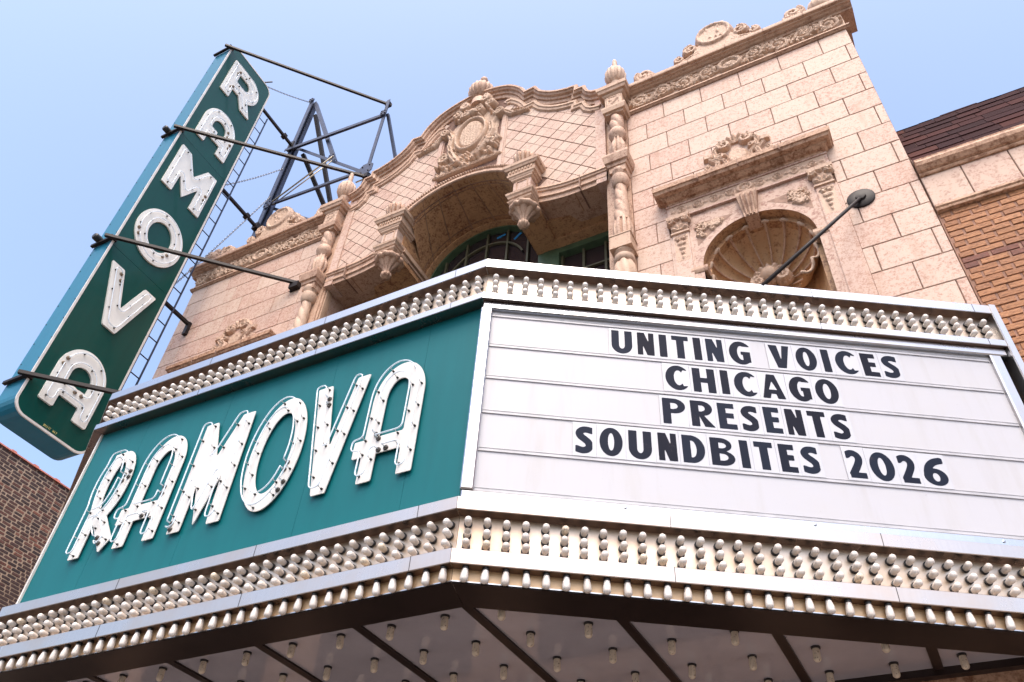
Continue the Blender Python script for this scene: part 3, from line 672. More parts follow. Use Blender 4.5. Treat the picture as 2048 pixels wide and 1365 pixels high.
# cartouche
it = [('p', s_ell(.0, 12.42, .235, .38), .075, .06), ('r', 0, 12.42, .255, .40, .030, .10), ('p', s_poly([(-.5, 11.60), (.5, 11.60), (.42, 12.1), (.45, 12.7), (.2, 13.1), (-.2, 13.1), (-.45, 12.7), (-.42, 12.1)]), .025, .02),
      ('s', [(-.55, 11.60), (.55, 11.60)], .035, .035, .06), ('f', 0, 13.02, .20, -.1, PI + .1, 7, .14), ('e', 0, 12.98, .12, .09, .15)]
for t in (1, -1):
    it += [('s', spiral(t * .13, 12.97, .085, .015, PI / 2, t * 1.4), .035, .025, .15), ('s', spiral(t * .47, 12.72, .085, .015, PI * .5 + t * PI * .5, t * 1.5), .035, .025, .12),
           ('s', [(t * .40, 12.66), (t * .34, 12.5), (t * .36, 12.3), (t * .30, 12.05)], .06, .05, .09), ('s', [(t * .30, 12.05), (t * .22, 11.86), (t * .16, 11.75)], .07, .06, .13),
           ('s', spiral(t * .40, 11.98, .10, .02, PI / 2, -t * 1.4), .04, .03, .11), ('s', [(t * .53, 12.73), (t * .68, 12.56), (t * .82, 12.52), (t * .95, 12.48)], .055, .02, .07),
           ('s', [(t * .62, 12.66), (t * .75, 12.64), (t * .86, 12.58)], .03, .012, .06), ('s', spiral(t * .30, 13.10, .09, .02, PI * .5, t * 1.3), .04, .03, .12)]
    for q in range(26):
        x, z = t * rng.uniform(.22, .52), rng.uniform(11.62, 12.15)
        it.append(('e', x, z, rng.uniform(.025, .05), rng.uniform(.025, .05), rng.uniform(.06, .12)))
    for q in range(10): it.append(('e', t * rng.uniform(.12, .34), rng.uniform(12.82, 13.1), .035, .045, rng.uniform(.09, .14)))
for q in range(16): it.append(('e', rng.uniform(-.2, .2), rng.uniform(11.62, 11.93), .035, .04, rng.uniform(.06, .12)))
relief('cartouche', M_orn, T, frame((0, -XF, 0), (1, 0)), it, (-1.0, 1.0, 11.55, 13.26), .010, cut=True, back=-.03, rough=.006)
u_ = MB(); uc = (.055, -.06, 0)
u_.lathe(uc, [(13.18, .15), (13.34, .14), (13.38, .10), (13.42, .09)], 24); u_.lathe(uc, [(13.41, .09), (13.47, .16), (13.55, .215), (13.64, .228), (13.73, .20), (13.80, .13), (13.85, .06)], 64, 18, .2)
u_.lathe(uc, [(13.84, .055), (13.87, .042), (13.97, .038), (14.0, .05)], 20); u_.lathe(uc, [(13.99, .03), (14.02, .055), (14.06, .066), (14.10, .055), (14.125, .02)], 20)
obj('gable_urn', u_, M_orn, T, 50)
relief('gable_crown', M_orn, T, frame((.03, -.12, 0), (1, 0)), [('s', spiral(-.17, 13.22, .085, .02, PI / 2, 1.3), .04, .03, .08), ('s', spiral(.17, 13.22, .085, .02, PI / 2, -1.3), .04, .03, .08), ('f', 0, 13.16, .16, 0, PI, 5, .07)], (-.32, .32, 13.04, 13.36), .013, cut=True, back=-.08)

# ---------------- centre: arch, side scallops, recess
A0, AR = 9.91, 1.20
def arcpts(R, cz, a0, a1, n): return [(R * math.sin(a), cz + R * math.cos(a)) for a in np.linspace(a0, a1, n)]
am = .70
def archsweep(name, prof, mat, par=T, sm=False): return sweep(name, arcpts(AR, A0, -am, am, 41), prof, mat, par, sm)
AV = archsweep('archivolt', [(0, -.3), (0, .20), (-.012, .215), (-.05, .215), (-.06, .20), (-.085, .195), (-.10, .17), (-.16, .16), (-.18, .10), (-.19, -.1)], M_trim)
rp = MB(F0); 
for k in range(46):
    a = -am + 2 * am * (k + .5) / 46; r = AR + .115; c = (r * math.sin(a), .185, A0 + r * math.cos(a)); tx, tz = math.cos(a + .6), -math.sin(a + .6)
    rp.tube([(c[0] - tx * .035, c[1] - .015, c[2] - tz * .035), (c[0], c[1] + .022, c[2]), (c[0] + tx * .035, c[1] - .015, c[2] + tz * .035)], .019, 7)
obj('rope_moulding', rp, M_trim, AV, 50)
# splayed vault of separate slabs
YB = .65; BR, BZ = .925, 10.07
def vault(t, a, off=0):                        # t 0 front .. 1 window
    f = (AR * math.sin(a * .62 / .62), A0 + AR * math.cos(a)); b_a = a / am * 1.5; bb_ = (BR * math.sin(b_a), BZ + BR * math.cos(b_a))
    return (f[0] * (1 - t) + bb_[0] * t, -.19 * (1 - t) + YB * t, f[1] * (1 - t) + bb_[1] * t + off)
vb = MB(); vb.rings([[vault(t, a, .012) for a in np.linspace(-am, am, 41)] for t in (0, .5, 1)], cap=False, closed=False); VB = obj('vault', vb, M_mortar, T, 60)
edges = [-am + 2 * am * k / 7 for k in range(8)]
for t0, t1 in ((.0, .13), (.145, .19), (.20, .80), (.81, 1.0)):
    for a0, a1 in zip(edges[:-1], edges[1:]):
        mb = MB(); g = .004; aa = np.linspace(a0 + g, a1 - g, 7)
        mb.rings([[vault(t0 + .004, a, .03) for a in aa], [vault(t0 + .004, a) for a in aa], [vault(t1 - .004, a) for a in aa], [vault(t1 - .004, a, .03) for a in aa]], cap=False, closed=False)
        obj('vault_slab', mb, M_soff_shade, VB, 40)
fl = MB(); fl.rings([[(BR * r * math.sin(a), y, BZ + BR * r * math.cos(a)) for a in np.linspace(-1.5, 1.5, 41)] for y, r in ((YB - .10, 1.0), (YB - .10, .975), (YB - .06, .965), (YB + .02, .96), (YB + .02, 1.03))], cap=False, closed=False); obj('vault_ring', fl, M_soff_shade, T, 40)
for s in (1, -1):
    # scalloped band
    top = [(x, scal(x) + .26) for x in np.linspace(1.10, 2.13, 16)]
    if s < 0: top = [(-x, z) for x, z in top[::-1]]
    SB = sweep('scallop_moulding', top, [(0, -.1), (0, XF + .03), (.012, XF + .05), (.05, XF + .055), (.06, XF + .04), (.085, XF + .035), (.095, XF + .015), (.15, XF + .01), (.155, XF + .025), (.19, XF + .025), (.20, XF + .0), (.26, XF - .005), (.26, -.4), (.1, -.4)], M_trim, T)
    for x in (1.78,): obj('moulding_joint', MB(F0).box(s * x - .006, s * x + .006, 0, XF + .058, scal(x) + .0, scal(x) + .262), M_mortar, SB)
    # flat ceiling of the side recess
    mb = MB(); xs = np.linspace(1.14, 2.14, 12)
    mb.rings([[(s * x, -XF + .01, scal(x)) for x in xs], [(s * x, .25, scal(x) + .0) for x in xs], [(s * x, .252, 10.04) for x in xs], [(s * x, .50, 10.02) for x in xs], [(s * x, .505, 9.99) for x in xs], [(s * x, .68, 9.96) for x in xs]], cap=False, closed=False); obj('recess_ceiling', mb, M_soff_shade, T)
    b = MB(); b.box(s * 2.115, s * 2.2, .02, .72, 4, 10.3); obj('recess_jamb', b, M_block, T)
    b = MB(); b.box(s * 2.100, s * 2.116, .0, .10, 4, 10.2); obj('jamb_bead', b, M_trim, T)
    # bracket beam and its corbel head
    cx = s * 1.02
    b = MB(); b.box(cx - .145, cx + .145, -.06, YB + .02, 9.98, 11.0)
    BM = obj('bracket_beam', b, M_soff_shade, T)
    for z0, z1, d in ((10.62, 10.66, .03), (10.68, 10.76, .055), (10.77, 10.85, .095), (10.08, 10.12, .03), (10.14, 10.21, .055), (10.22, 10.26, .03), (9.985, 10.06, .018)):
        b = MB(); b.box(cx - .145 - d, cx + .145 + d, -.05, YB, z0, z1); obj('beam_moulding', b, M_trim if z0 > 10.05 else M_soff_shade, BM)
    dn = MB()
    for k in range(14):
        for t in (1, -1): dn.box(cx + t * .175, cx + t * .225, -.02 + k * .045, .005 + k * .045, 10.765, 10.80)
    obj('beam_dentils', dn, M_trim, BM)['kind'] = 'stuff'
    k_ = MB(F0); k_.stack(cx, -.1, [(10.20, .125, .20), (10.52, .125, .20)]); 
    CB = obj('corbel', k_, M_block, T)
    k_ = MB(F0)
    k_.stack(cx, -.1, [(10.50, .13, .205), (10.52, .15, .225), (10.545, .155, .23), (10.55, .17, .235), (10.58, .185, .245), (10.585, .20, .255), (10.62, .205, .26), (10.625, .19, .25), (10.70, .20, .255), (10.705, .225, .275), (10.74, .245, .29), (10.75, .258, .30), (10.80, .262, .305), (10.82, .23, .27), (10.84, .15, .2)]); obj('corbel_cornice', k_, M_trim, CB)
    dn = MB(F0)
    for q in range(8): dn.box(cx - .165 + q * .044, cx - .145 + q * .044, .2, .266, 10.645, 10.69)
    obj('corbel_dentils', dn, M_trim, CB)['kind'] = 'stuff'
    pn = MB(F0)
    for a in ((-.085, .085, 10.25, 10.265), (-.085, .085, 10.475, 10.49), (-.085, -.07, 10.265, 10.475), (.07, .085, 10.265, 10.475)): pn.box(cx + a[0], cx + a[1], .19, .209, a[2], a[3])
    obj('corbel_panel', pn, M_trim, CB)
    k_ = MB(F0); k_.stack(cx, -.1, [(10.00, .12, .18), (10.06, .17, .235), (10.075, .175, .24), (10.08, .15, .22), (10.12, .15, .22), (10.13, .165, .235), (10.16, .175, .245), (10.18, .19, .26), (10.215, .195, .265), (10.23, .15, .22)]); obj('corbel_base', k_, M_trim, CB)
    pd = MB(); pc_ = (cx, -.08, 0)
    pd.lathe(pc_, [(10.02, .185), (9.99, .205), (9.96, .20), (9.94, .17), (9.935, .15)], 40, 12, .15)
    pd.lathe(pc_, [(9.95, .165), (9.90, .12), (9.84, .075), (9.78, .05), (9.755, .048), (9.74, .07), (9.71, .078), (9.68, .065), (9.66, .025), (9.65, .008)], 40, 8, .2)
    obj('pendant', pd, M_trim, CB, 50)
    fm = MB(); fb = (cx, -.17, 0)
    fm.lathe(fb, [(10.82, .11), (10.86, .12), (10.93, .155), (10.985, .165), (11.03, .15), (11.05, .08)], 48, 12, .28)
    for q in range(7):
        a = 2 * PI * q / 7; fm.tube([(fb[0] + .08 * math.cos(a), fb[1] + .06 * math.sin(a), 11.02), (fb[0] + .05 * math.cos(a + .6), fb[1] + .04 * math.sin(a + .6), 11.10), (fb[0] + .03 * math.cos(a + 1), fb[1] + .02 * math.sin(a + 1), 11.17)], .032, 6, r2=.006)
    fm.tube([(fb[0], fb[1], 11.02), (fb[0] + .02, fb[1], 11.14), (fb[0] + .01, fb[1], 11.24)], .05, 8, r2=.008)
    obj('flame_finial', fm, M_orn, T, 50)
# ---------------- windows
W = MB(); ang = np.linspace(-1.62, 1.62, 49)
def aring(mb, R0, R1, y0, y1, a=ang, cz=BZ): mb.rings([[(R * math.sin(t), y, cz + R * math.cos(t)) for t in a] for R, y in ((R0, y1), (R0, y0), (R1, y0), (R1, y1))], cap=False, closed=False)
WN = obj('window', MB().box(-.93, .93, YB + .09, YB + .10, 7.5, 10.99), M_glass, T)
aring(W, .955, .865, YB - .015, YB + .09); W.box(-.955, -.865, YB - .014, YB + .09, 7.5, BZ); W.box(.865, .955, YB - .014, YB + .09, 7.5, BZ); obj('window_frame', W, M_winfr, WN)
for a, c in ((-.66, .56), (-.33, .80), (0, .865), (.33, .80), (.66, .56)): obj('muntin', MB().box(a - .014, a + .014, YB + .045, YB + .085, 7.5, BZ + c), M_muntin, WN)
mb = MB(); aring(mb, .635, .607, YB + .047, YB + .083, np.linspace(-1.2, 1.2, 30)); obj('muntin', mb, M_muntin, WN)
for z in (9.9, 9.3, 8.7): obj('muntin', MB().box(-.86, .86, YB + .047, YB + .083, z - .014, z + .014), M_muntin, WN)
for a, z, r in ((.20, 10.83, .22), (.47, 10.70, .75)):
    M = frame((a, YB + .086, z), (1, 0)) @ Matrix.Rotation(-r, 4, 'Y'); link('tape', MB().box(-.07, .07, 0, .003, -.02, .02).mesh('tape', M_tape), WN, M)
for s in (1, -1):
    GW = obj('side_window', MB().box(s * 1.16, s * 2.1, YB + .09, YB + .10, 7.5, 9.93), M_glass, T)
    f = MB(); f.box(s * .95, s * 1.17, YB - .02, YB + .09, 7.5, 9.985); f.box(s * 1.17, s * 2.11, YB - .02, YB + .09, 9.87, 9.985); f.box(s * 2.07, s * 2.11, YB - .02, YB + .09, 7.5, 9.87); obj('window_frame', f, M_winfr, GW)
    for x in (1.19, 1.49, 1.79): obj('muntin', MB().box(s * x - .015, s * x + .015, YB + .04, YB + .085, 7.5, 9.87), M_muntin, GW)
    for z in (9.50, 9.05, 8.6): obj('muntin', MB().box(s * 1.17, s * 2.07, YB + .045, YB + .08, z - .012, z + .012), M_muntin, GW)

# ================================================================== marquee
XC, YP, TH = 1.962, -2.2157, math.radians(31.29); UL = 3.80
MQ = thing('theatre_marquee', 'trapezoid marquee canopy with teal front panel, white letter board and rows of bulbs', 'marquee', (0, -1.1, 3.78))
FF = frame((-XC, YP, 0), (1, 0)); LF = 2 * XC                         # front face, u from the left corner
FR = frame((XC, YP, 0), (math.cos(TH), math.sin(TH)))                  # right face, u from the front corner
FL = frame((-XC - UL * math.cos(TH), YP + UL * math.sin(TH), 0), (math.cos(TH), -math.sin(TH)))
faces = [(FF, LF, 'f'), (FR, UL, 'r'), (FL, UL, 'l')]
mt = math.tan(TH / 2)                                                 # mitre at the corners: du = w * mt on both sides
def mbar(name, M, Lg, kind, prof, mat, par=MQ):
    """profile (w, v) along a face, ends mitred at the two front corners"""
    lm = mt if kind in 'fr' else 0; rm = mt if kind in 'fl' else 0
    mb = MB(M); mb.rings([[(-p[0] * lm * -1 * -1 + .0015, p[0], p[1]) for p in prof], [(Lg + p[0] * rm - .0015, p[0], p[1]) for p in prof]]); return obj(name, mb, mat, par)
def tprof(z0, z1, d): return [(-d, z0), (-.004, z0), (0, z0 + .004), (0, z1 - .004), (-.004, z1), (-d, z1)]
ZT = 5.884; ZS = 3.785
for M, Lg, kd in faces:
    for z0, z1, d, nm in ((6.221, 6.310, .16, 'top_trim'), (5.884, 5.946, .16, 'upper_trim'), (4.138, 4.223, .16, 'lower_trim'), (3.800, 3.892, .11, 'bottom_trim')):
        o = mbar(nm, M, Lg, kd, tprof(z0, z1, d), M_alu if z0 > 5 else M_warm_refl)
        step = 1.22
        for k in range(1, int(Lg / step) + 1):
            obj('trim_joint', MB(M).box(k * step - .0018, k * step + .0018, -.05, .0012, z0 + .001, z1 - .001), M_black, o)
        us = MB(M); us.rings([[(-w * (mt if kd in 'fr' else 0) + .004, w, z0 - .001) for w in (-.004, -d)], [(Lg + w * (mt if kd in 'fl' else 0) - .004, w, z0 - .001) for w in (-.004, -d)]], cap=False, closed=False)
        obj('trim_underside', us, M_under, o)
    mbar('upper_channel', M, Lg, kd, [(-.16, 5.93), (-.075, 5.93), (-.075, 6.225), (-.16, 6.225)], M_channel)
    mbar('lower_channel', M, Lg, kd, [(-.16, 3.87), (-.075, 3.87), (-.075, 4.142), (-.16, 4.142)], M_channel_refl)
    mbar('reflector_plate', M, Lg, kd, [(-.075, 3.728), (-.062, 3.728), (-.062, 3.799), (-.075, 3.799)], M_brass)
    mbar('reflector_lip', M, Lg, kd, [(-.075, 3.722), (-.056, 3.722), (-.056, 3.728), (-.075, 3.728)], M_alu)
    mbar('soffit_border', M, Lg, kd, [(-.335, 3.717), (-.064, 3.717), (-.064, 3.7215), (-.32, 3.7215), (-.32, 3.79), (-.335, 3.79)], M_bronze)
# roof and soffit sheets
corn = [(-XC - UL * math.cos(TH), YP + UL * math.sin(TH)), (-XC, YP), (XC, YP), (XC + UL * math.cos(TH), YP + UL * math.sin(TH)), (XC + UL * math.cos(TH), 0), (-XC - UL * math.cos(TH), 0)]
def inset(d): 
    x, y = XC + UL * math.cos(TH), YP + UL * math.sin(TH)
    return [(-x + d * .0, y + d * 1.0), (-XC + d * mt * .0, YP + d), (XC, YP + d), (x, y + d), (x, -.0), (-x, 0)]
rf = MB(); rf.rings([[(*p, 6.25) for p in inset(.1)], [(*p, 6.29) for p in inset(.1)]]); obj('marquee_roof', rf, M_flat, MQ)
# soffit panels between battens
bx = [-4.9 + 0] ; B0 = [1.055 + .767 * k for k in range(-8, 6)]
def yfront(x):
    a = abs(x); return YP + .335 if a < XC - .095 else YP + .335 + (a - XC + .095) * math.tan(TH)
for a, c in zip(B0[:-1], B0[1:]):
    if c < -5.0 or a > 5.0: continue
    a_, c_ = max(a, -4.75) + .026, min(c, 4.75) - .026
    if c_ - a_ < .05: continue
    xs = sorted({a_, c_, *[q for q in (-XC + .095, XC - .095) if a_ < q < c_]})
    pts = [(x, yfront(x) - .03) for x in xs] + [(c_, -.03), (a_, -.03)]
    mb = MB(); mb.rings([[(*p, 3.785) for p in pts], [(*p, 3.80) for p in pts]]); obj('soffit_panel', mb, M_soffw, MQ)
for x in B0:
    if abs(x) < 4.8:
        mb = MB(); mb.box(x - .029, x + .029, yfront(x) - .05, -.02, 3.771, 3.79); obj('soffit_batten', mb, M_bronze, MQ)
mb = MB(); mb.box(-5.2, 5.2, -.055, .012, 3.74, 3.80); obj('soffit_wall_trim', mb, M_bronze, MQ)
cor = MB(); cor.box(-4.9, 4.9, -.5, .01, 3.9, 6.2); 
# end fins
fin = MB(FF); fin.box(-.004, .012, -.16, -.086, 4.2, 5.90); obj('end_fin', fin, M_bronze, MQ)
fin = MB(FR); fin.box(UL - .012, UL + .035, -.25, .008, 3.80, 6.312); obj('end_fin', fin, M_alu, MQ)
fin = MB(FR); fin.box(UL - .016, UL - .0125, -.2, .0, 3.9, 6.22); obj('end_fin_lining', fin, M_alu, MQ)
# ---- teal front: sheets with thin seams
ps = [0.015, .62, 1.56, 2.62, 3.45, LF - .004]
TP = obj('front_panel_back', MB(FF).box(.01, LF - .002, -.16, -.10, 4.2, 5.9), M_black, MQ)
for a, c in zip(ps[:-1], ps[1:]): obj('teal_sheet', MB(FF).box(a + .001, c - .001, -.10, -.092, 4.205, 5.90), M_teal, TP)
obj('panel_edge_strip', MB(FF).box(.013, .030, -.092, -.075, 4.215, 5.89), M_border, TP)
# ---- white letter board
LB = obj('letter_board', MB(FR).box(.05, UL - .10, -.16, -.062, 4.24, 5.82), M_board, MQ)
def fr(name, u0, u1, v0, v1, w=-.03): 
    return obj(name, MB(FR).cbox(u0, u1, -.10, w, v0, v1, .008), M_alu, MQ)
fr('board_frame', .012, UL - .02, 5.815, 5.884); fr('board_frame', .012, UL - .02, 4.223, 4.290)
fr('board_frame', .004, .082, 4.291, 5.814, -.02); fr('board_frame', UL - .155, UL - .075, 4.291, 5.814, -.03)
for k in range(9):
    u = .6 + k * .37; obj('frame_screw', MB(FR).lathe((u, -.03, 4.262), [(0, .009), (.003, .009), (.005, .005)], 12, axis='y'), M_alu, MQ) if k % 3 == 1 else None
for z in (5.775, 5.484, 5.195, 4.902, 4.607, 4.315):
    r = MB(FR); r.box(.085, UL - .16, -.062, -.0545, z - .012, z - .006); r.box(.085, UL - .16, -.062, -.0565, z + .012, z + .017); r.box(.085, UL - .16, -.062, -.0590, z - .006, z + .012); obj('letter_rail', r, M_rail, LB)

obj('side_panel', MB(FL).box(.02, UL - .03, -.16, -.07, 4.2, 5.9), M_board, MQ)
# ---- changeable letters
def gl(ch, wd, h=.212):
    t = .053; tb = .041; m = wd / 2
    if ch == 'I': return s_box(m - t / 2, m + t / 2, 0, h)
    if ch == 'N': return U(s_box(0, t * .72, 0, h), s_box(wd - t * .72, wd, 0, h), s_poly([(0, h), (t * .95, h), (wd, 0), (wd - t * .95, 0)]))
    if ch == 'T': return U(s_box(0, wd, h - tb, h), s_box(m - t / 2, m + t / 2, 0, h))
    if ch == 'U': return SUB(U(s_box(0, wd, h * .36, h), s_ell(m, h * .36, m, h * .385)), U(s_box(t, wd - t, h * .36, h * 1.1), s_ell(m, h * .36, m - t, h * .17)))
    if ch == 'V': return s_poly([(0, h), (t * 1.15, h), (m + .003, h * .34), (wd - t * .95, h), (wd, h), (m + t * .55, 0), (m - t * .55, 0)])
    if ch == 'A': return SUB(s_poly([(m - t * .55, h), (m + t * .5, h), (wd, 0), (wd - t, 0), (wd - t - .008, h * .19), (t + .008, h * .19), (t * .95, 0), (0, 0)]), s_poly([(m, h * .72), (m + .028, h * .36), (m - .028, h * .36)]))
    if ch in 'O0': return SUB(s_ell(m, h / 2, m, h / 2 + .003), s_ell(m, h / 2, m - t, h / 2 - tb + .003))
    if ch in 'CG':
        r = SUB(s_ell(m * 1.12, h / 2, m * 1.12, h / 2 + .003), s_ell(m * 1.18, h / 2, m * 1.12 - t, h / 2 - tb + .002))
        if ch == 'C': return AND(SUB(r, s_poly([(wd * .62, h * .5), (wd * .80, h * .84), (wd * 2, h * .72), (wd * 2, h * .28), (wd * .80, h * .16)])), s_box(-1, wd, -1, 1))
        return AND(U(SUB(r, s_box(wd * .5, wd * 2, h * .5, h * .80)), s_box(wd - t, wd, h * .10, h * .55), s_box(wd * .55, wd, h * .42, h * .56)), s_box(-1, wd, -1, 1))
    if ch == 'E': return U(s_box(0, t, 0, h), s_box(0, wd, 0, tb), s_box(0, wd * .94, h - tb, h), s_box(0, wd * .88, h / 2 - tb / 2 + .004, h / 2 + tb / 2 + .004))
    if ch == 'H': return U(s_box(0, t, 0, h), s_box(wd - t, wd, 0, h), s_box(0, wd, h / 2 - tb / 2, h / 2 + tb / 2))
    if ch in 'PR':
        bowl = SUB(U(s_box(0, wd * .5, h * .42, h), AND(s_ell(wd * .5, h * .71, wd * .5, h * .29), s_box(wd * .45, wd, 0, h))), U(s_box(t, wd * .5, h * .58, h - tb + .004), AND(s_ell(wd * .5, h * .71, wd * .5 - t * .9, h * .115), s_box(wd * .45, wd, 0, h))))
        p = U(s_box(0, t, 0, h), bowl)
        return p if ch == 'P' else U(p, s_poly([(t * .9, h * .46), (wd * .55, h * .46), (wd * 1.06, 0), (wd * 1.06 - t * 1.25, 0)]))
    if ch == 'D': return SUB(U(s_box(0, wd * .4, 0, h), AND(s_ell(wd * .4, h / 2, wd * .6, h / 2), s_box(wd * .38, wd, 0, h))), U(s_box(t, wd * .42, tb, h - tb), AND(s_ell(wd * .42, h / 2, wd * .58 - t, h / 2 - tb), s_box(wd * .41, wd, 0, h))))
    if ch == 'B':
        o = U(s_box(0, wd * .5, 0, h), AND(s_ell(wd * .45, h * .75, wd * .47, h * .25), s_box(wd * .44, wd, 0, h)), AND(s_ell(wd * .45, h * .27, wd * .55, h * .27), s_box(wd * .44, wd, 0, h)))
        return SUB(o, U(s_box(t, wd * .46, h * .62, h * .83), AND(s_ell(wd * .46, h * .725, wd * .22, h * .105), s_box(wd * .45, wd, 0, h))), U(s_box(t, wd * .46, h * .175, h * .43), AND(s_ell(wd * .46, h * .303, wd * .26, h * .127), s_box(wd * .45, wd, 0, h))))
    if ch == 'S':
        a = [(wd * .90, h * .84), (wd * .62, h * .885), (wd * .36, h * .86), (wd * .19, h * .75), (wd * .26, h * .63), (wd * .48, h * .53), (wd * .70, h * .43), (wd * .80, h * .28), (wd * .66, h * .145), (wd * .38, h * .105), (wd * .06, h * .165)]
        return AND(s_line(smooth(a), .048), s_box(.0, wd * .93, -.01, h + .01))
    if ch == '2':
        a = [(wd * .06, h * .80), (wd * .25, h * .885), (wd * .52, h * .89), (wd * .74, h * .78), (wd * .74, h * .62), (wd * .56, h * .43), (wd * .22, h * .14)]
        return AND(U(s_line(smooth(a), .046), s_box(wd * .02, wd, 0, tb), s_poly([(wd * .02, 0), (wd * .02, h * .16), (wd * .3, h * .3), (wd * .4, h * .1)])), s_box(0, wd, 0, h))
    if ch == '6':
        a = [(wd * .88, h * .90), (wd * .60, h * .85), (wd * .32, h * .68), (wd * .18, h * .42), (wd * .2, h * .3)]
        return AND(U(s_line(smooth(a), .048), SUB(s_ell(m, h * .30, m, h * .305), s_ell(m * 1.02, h * .29, m - t, h * .15))), s_box(0, wd, -.01, h + .003))
def smooth(P, it=3):
    for _ in range(it):
        Q = [P[0]]
        for a, b in zip(P[:-1], P[1:]): Q += [(a[0] * .75 + b[0] * .25, a[1] * .75 + b[1] * .25), (a[0] * .25 + b[0] * .75, a[1] * .25 + b[1] * .75)]
        P = Q + [P[-1]]
    return P
ROWS = [(5.499, 5.748, [('UNITING', [.897, 1.078, 1.231, 1.321, 1.474, 1.562, 1.721, 1.904]), ('VOICES', [2.007, 2.191, 2.372, 2.471, 2.657, 2.802, 2.954])], 'top'),
        (5.210, 5.459, [('CHICAGO', [1.255, 1.439, 1.627, 1.721, 1.903, 2.093, 2.272, 2.463])], 'second'),
        (4.916, 5.168, [('PRESENTS', [1.215, 1.40, 1.578, 1.73, 1.88, 2.022, 2.171, 2.323, 2.477])], 'third'),
        (4.622, 4.881, [('SOUNDBITES', [.649, .799, .981, 1.168, 1.319, 1.497, 1.681, 1.776, 1.93, 2.069, 2.217]), ('2026', [2.357, 2.499, 2.687, 2.83, 3.016])], 'bottom')]
ORD = ['first', 'second', 'third', 'fourth', 'fifth', 'sixth', 'seventh', 'eighth', 'ninth', 'tenth', 'eleventh', 'twelfth', 'thirteenth', 'fourteenth']
gm = {}
for z0, z1, words, rn in ROWS:
    n = 0
    for wi, (wd_, ed) in enumerate(words):
        for k, ch in enumerate(wd_):
            a, c = ed[k] + .0125, ed[k + 1] + .0125; n += 1
            kindw = 'number' if ch.isdigit() else 'letter'
            lab = 'dark navy %s %s, %s character of the %s line on white board' % (kindw, ch, ORD[n - 1], rn)
            if n == sum(len(x[0]) for x in words): lab = 'dark navy %s %s ending the %s line on the white board' % (kindw, ch, rn)
            t = thing('letter_tile' if not ch.isdigit() else 'number_tile', lab, 'sign letter', FR @ Vector(((a + c) / 2, -.05, z0)), 'changeable letters on the marquee board')
            dz = rng.uniform(-.002, .002); dr = rng.uniform(-.006, .006)
            key = (round(c - a, 3), round(z1 - z0, 3))
            if key not in gm: gm[key] = MB().box(-(c - a) / 2 + .0006, (c - a) / 2 - .0006, 0, .003, 0, z1 - z0).mesh('clear_tile', M_clear)
            M = FR @ Matrix.Translation(((a + c) / 2, -.0580, z0 + dz)) @ Matrix.Rotation(dr, 4, 'Y')
            link('clear_tile', gm[key], t, M)
            gw = {'I': .053}.get(ch, c - a - .036); kk = (ch, round(gw, 2))
            if kk not in gm:
                pm = MB(); plate(pm, gl(ch, gw), (-.03, gw + .03, -.02, .235), .0042, 0, .0012); gm[kk] = pm.mesh('character', M_ink)
            link('character', gm[kk], t, M @ Matrix.Translation((-gw / 2 - (0 if ch != 'I' else 0), .0032, .019)))

# ---- neon letters on the teal front (facade coordinates x, z)
def A_glyph(x0, x1, z0, z1, t, cb0, cb1, spur, rz=None):
    m = (x0 + x1) / 2; rx = (x1 - x0) / 2; rz = rz or rx * 1.5; zc = z1 - rz
    out = U(s_ell(m, zc, rx, rz), s_box(x0, x1, z0, zc)); inn_ = U(s_ell(m, zc, rx - t, rz - t * 1.25), s_box(x0 + t, x1 - t, cb1, zc))
    return U(SUB(out, inn_, s_box(x0 + t, x1 - t, z0 - 1, cb0)), s_box(x0 - spur, m, cb0, cb1))
z0, z1 = 4.557, 5.54
NEON = [('R', U(SUB(U(s_box(-1.555, -1.40, 4.90, z1), s_ell(-1.41, 5.20, .175, .34), s_box(-1.555, -1.44, z0, z1)), U(s_box(-1.445, -1.41, 4.98, 5.43), s_ell(-1.41, 5.205, .07, .225))), s_poly([(-1.45, 4.86), (-1.34, 4.92), (-1.145, 4.667), (-1.228, z0)])), (-1.6, -1.1)),
        ('A', A_glyph(-1.083, -.667, z0, z1, .112, 4.77, 4.91, .08), (-1.2, -.64)),
        ('M', s_poly([(-.532, z0), (-.412, z0), (-.405, 4.95), (-.291, 4.575), (-.175, 4.98), (-.159, z0), (-.038, z0), (-.045, z1), (-.165, z1), (-.302, 5.17), (-.42, z1), (-.54, z1)]), (-.58, 0)),
        ('O', SUB(s_ell(.308, 5.048, .244, .496), s_ell(.308, 5.048, .145, .355)), (.03, .59)),
        ('V', s_poly([(.567, z1), (.697, z1), (.81, 4.935), (.925, z1), (1.038, z1), (.87, z0), (.755, z0)]), (.53, 1.07)),
        ('A', A_glyph(1.118, 1.540, z0, z1, .114, 4.77, 4.91, .08), (1.0, 1.57))]
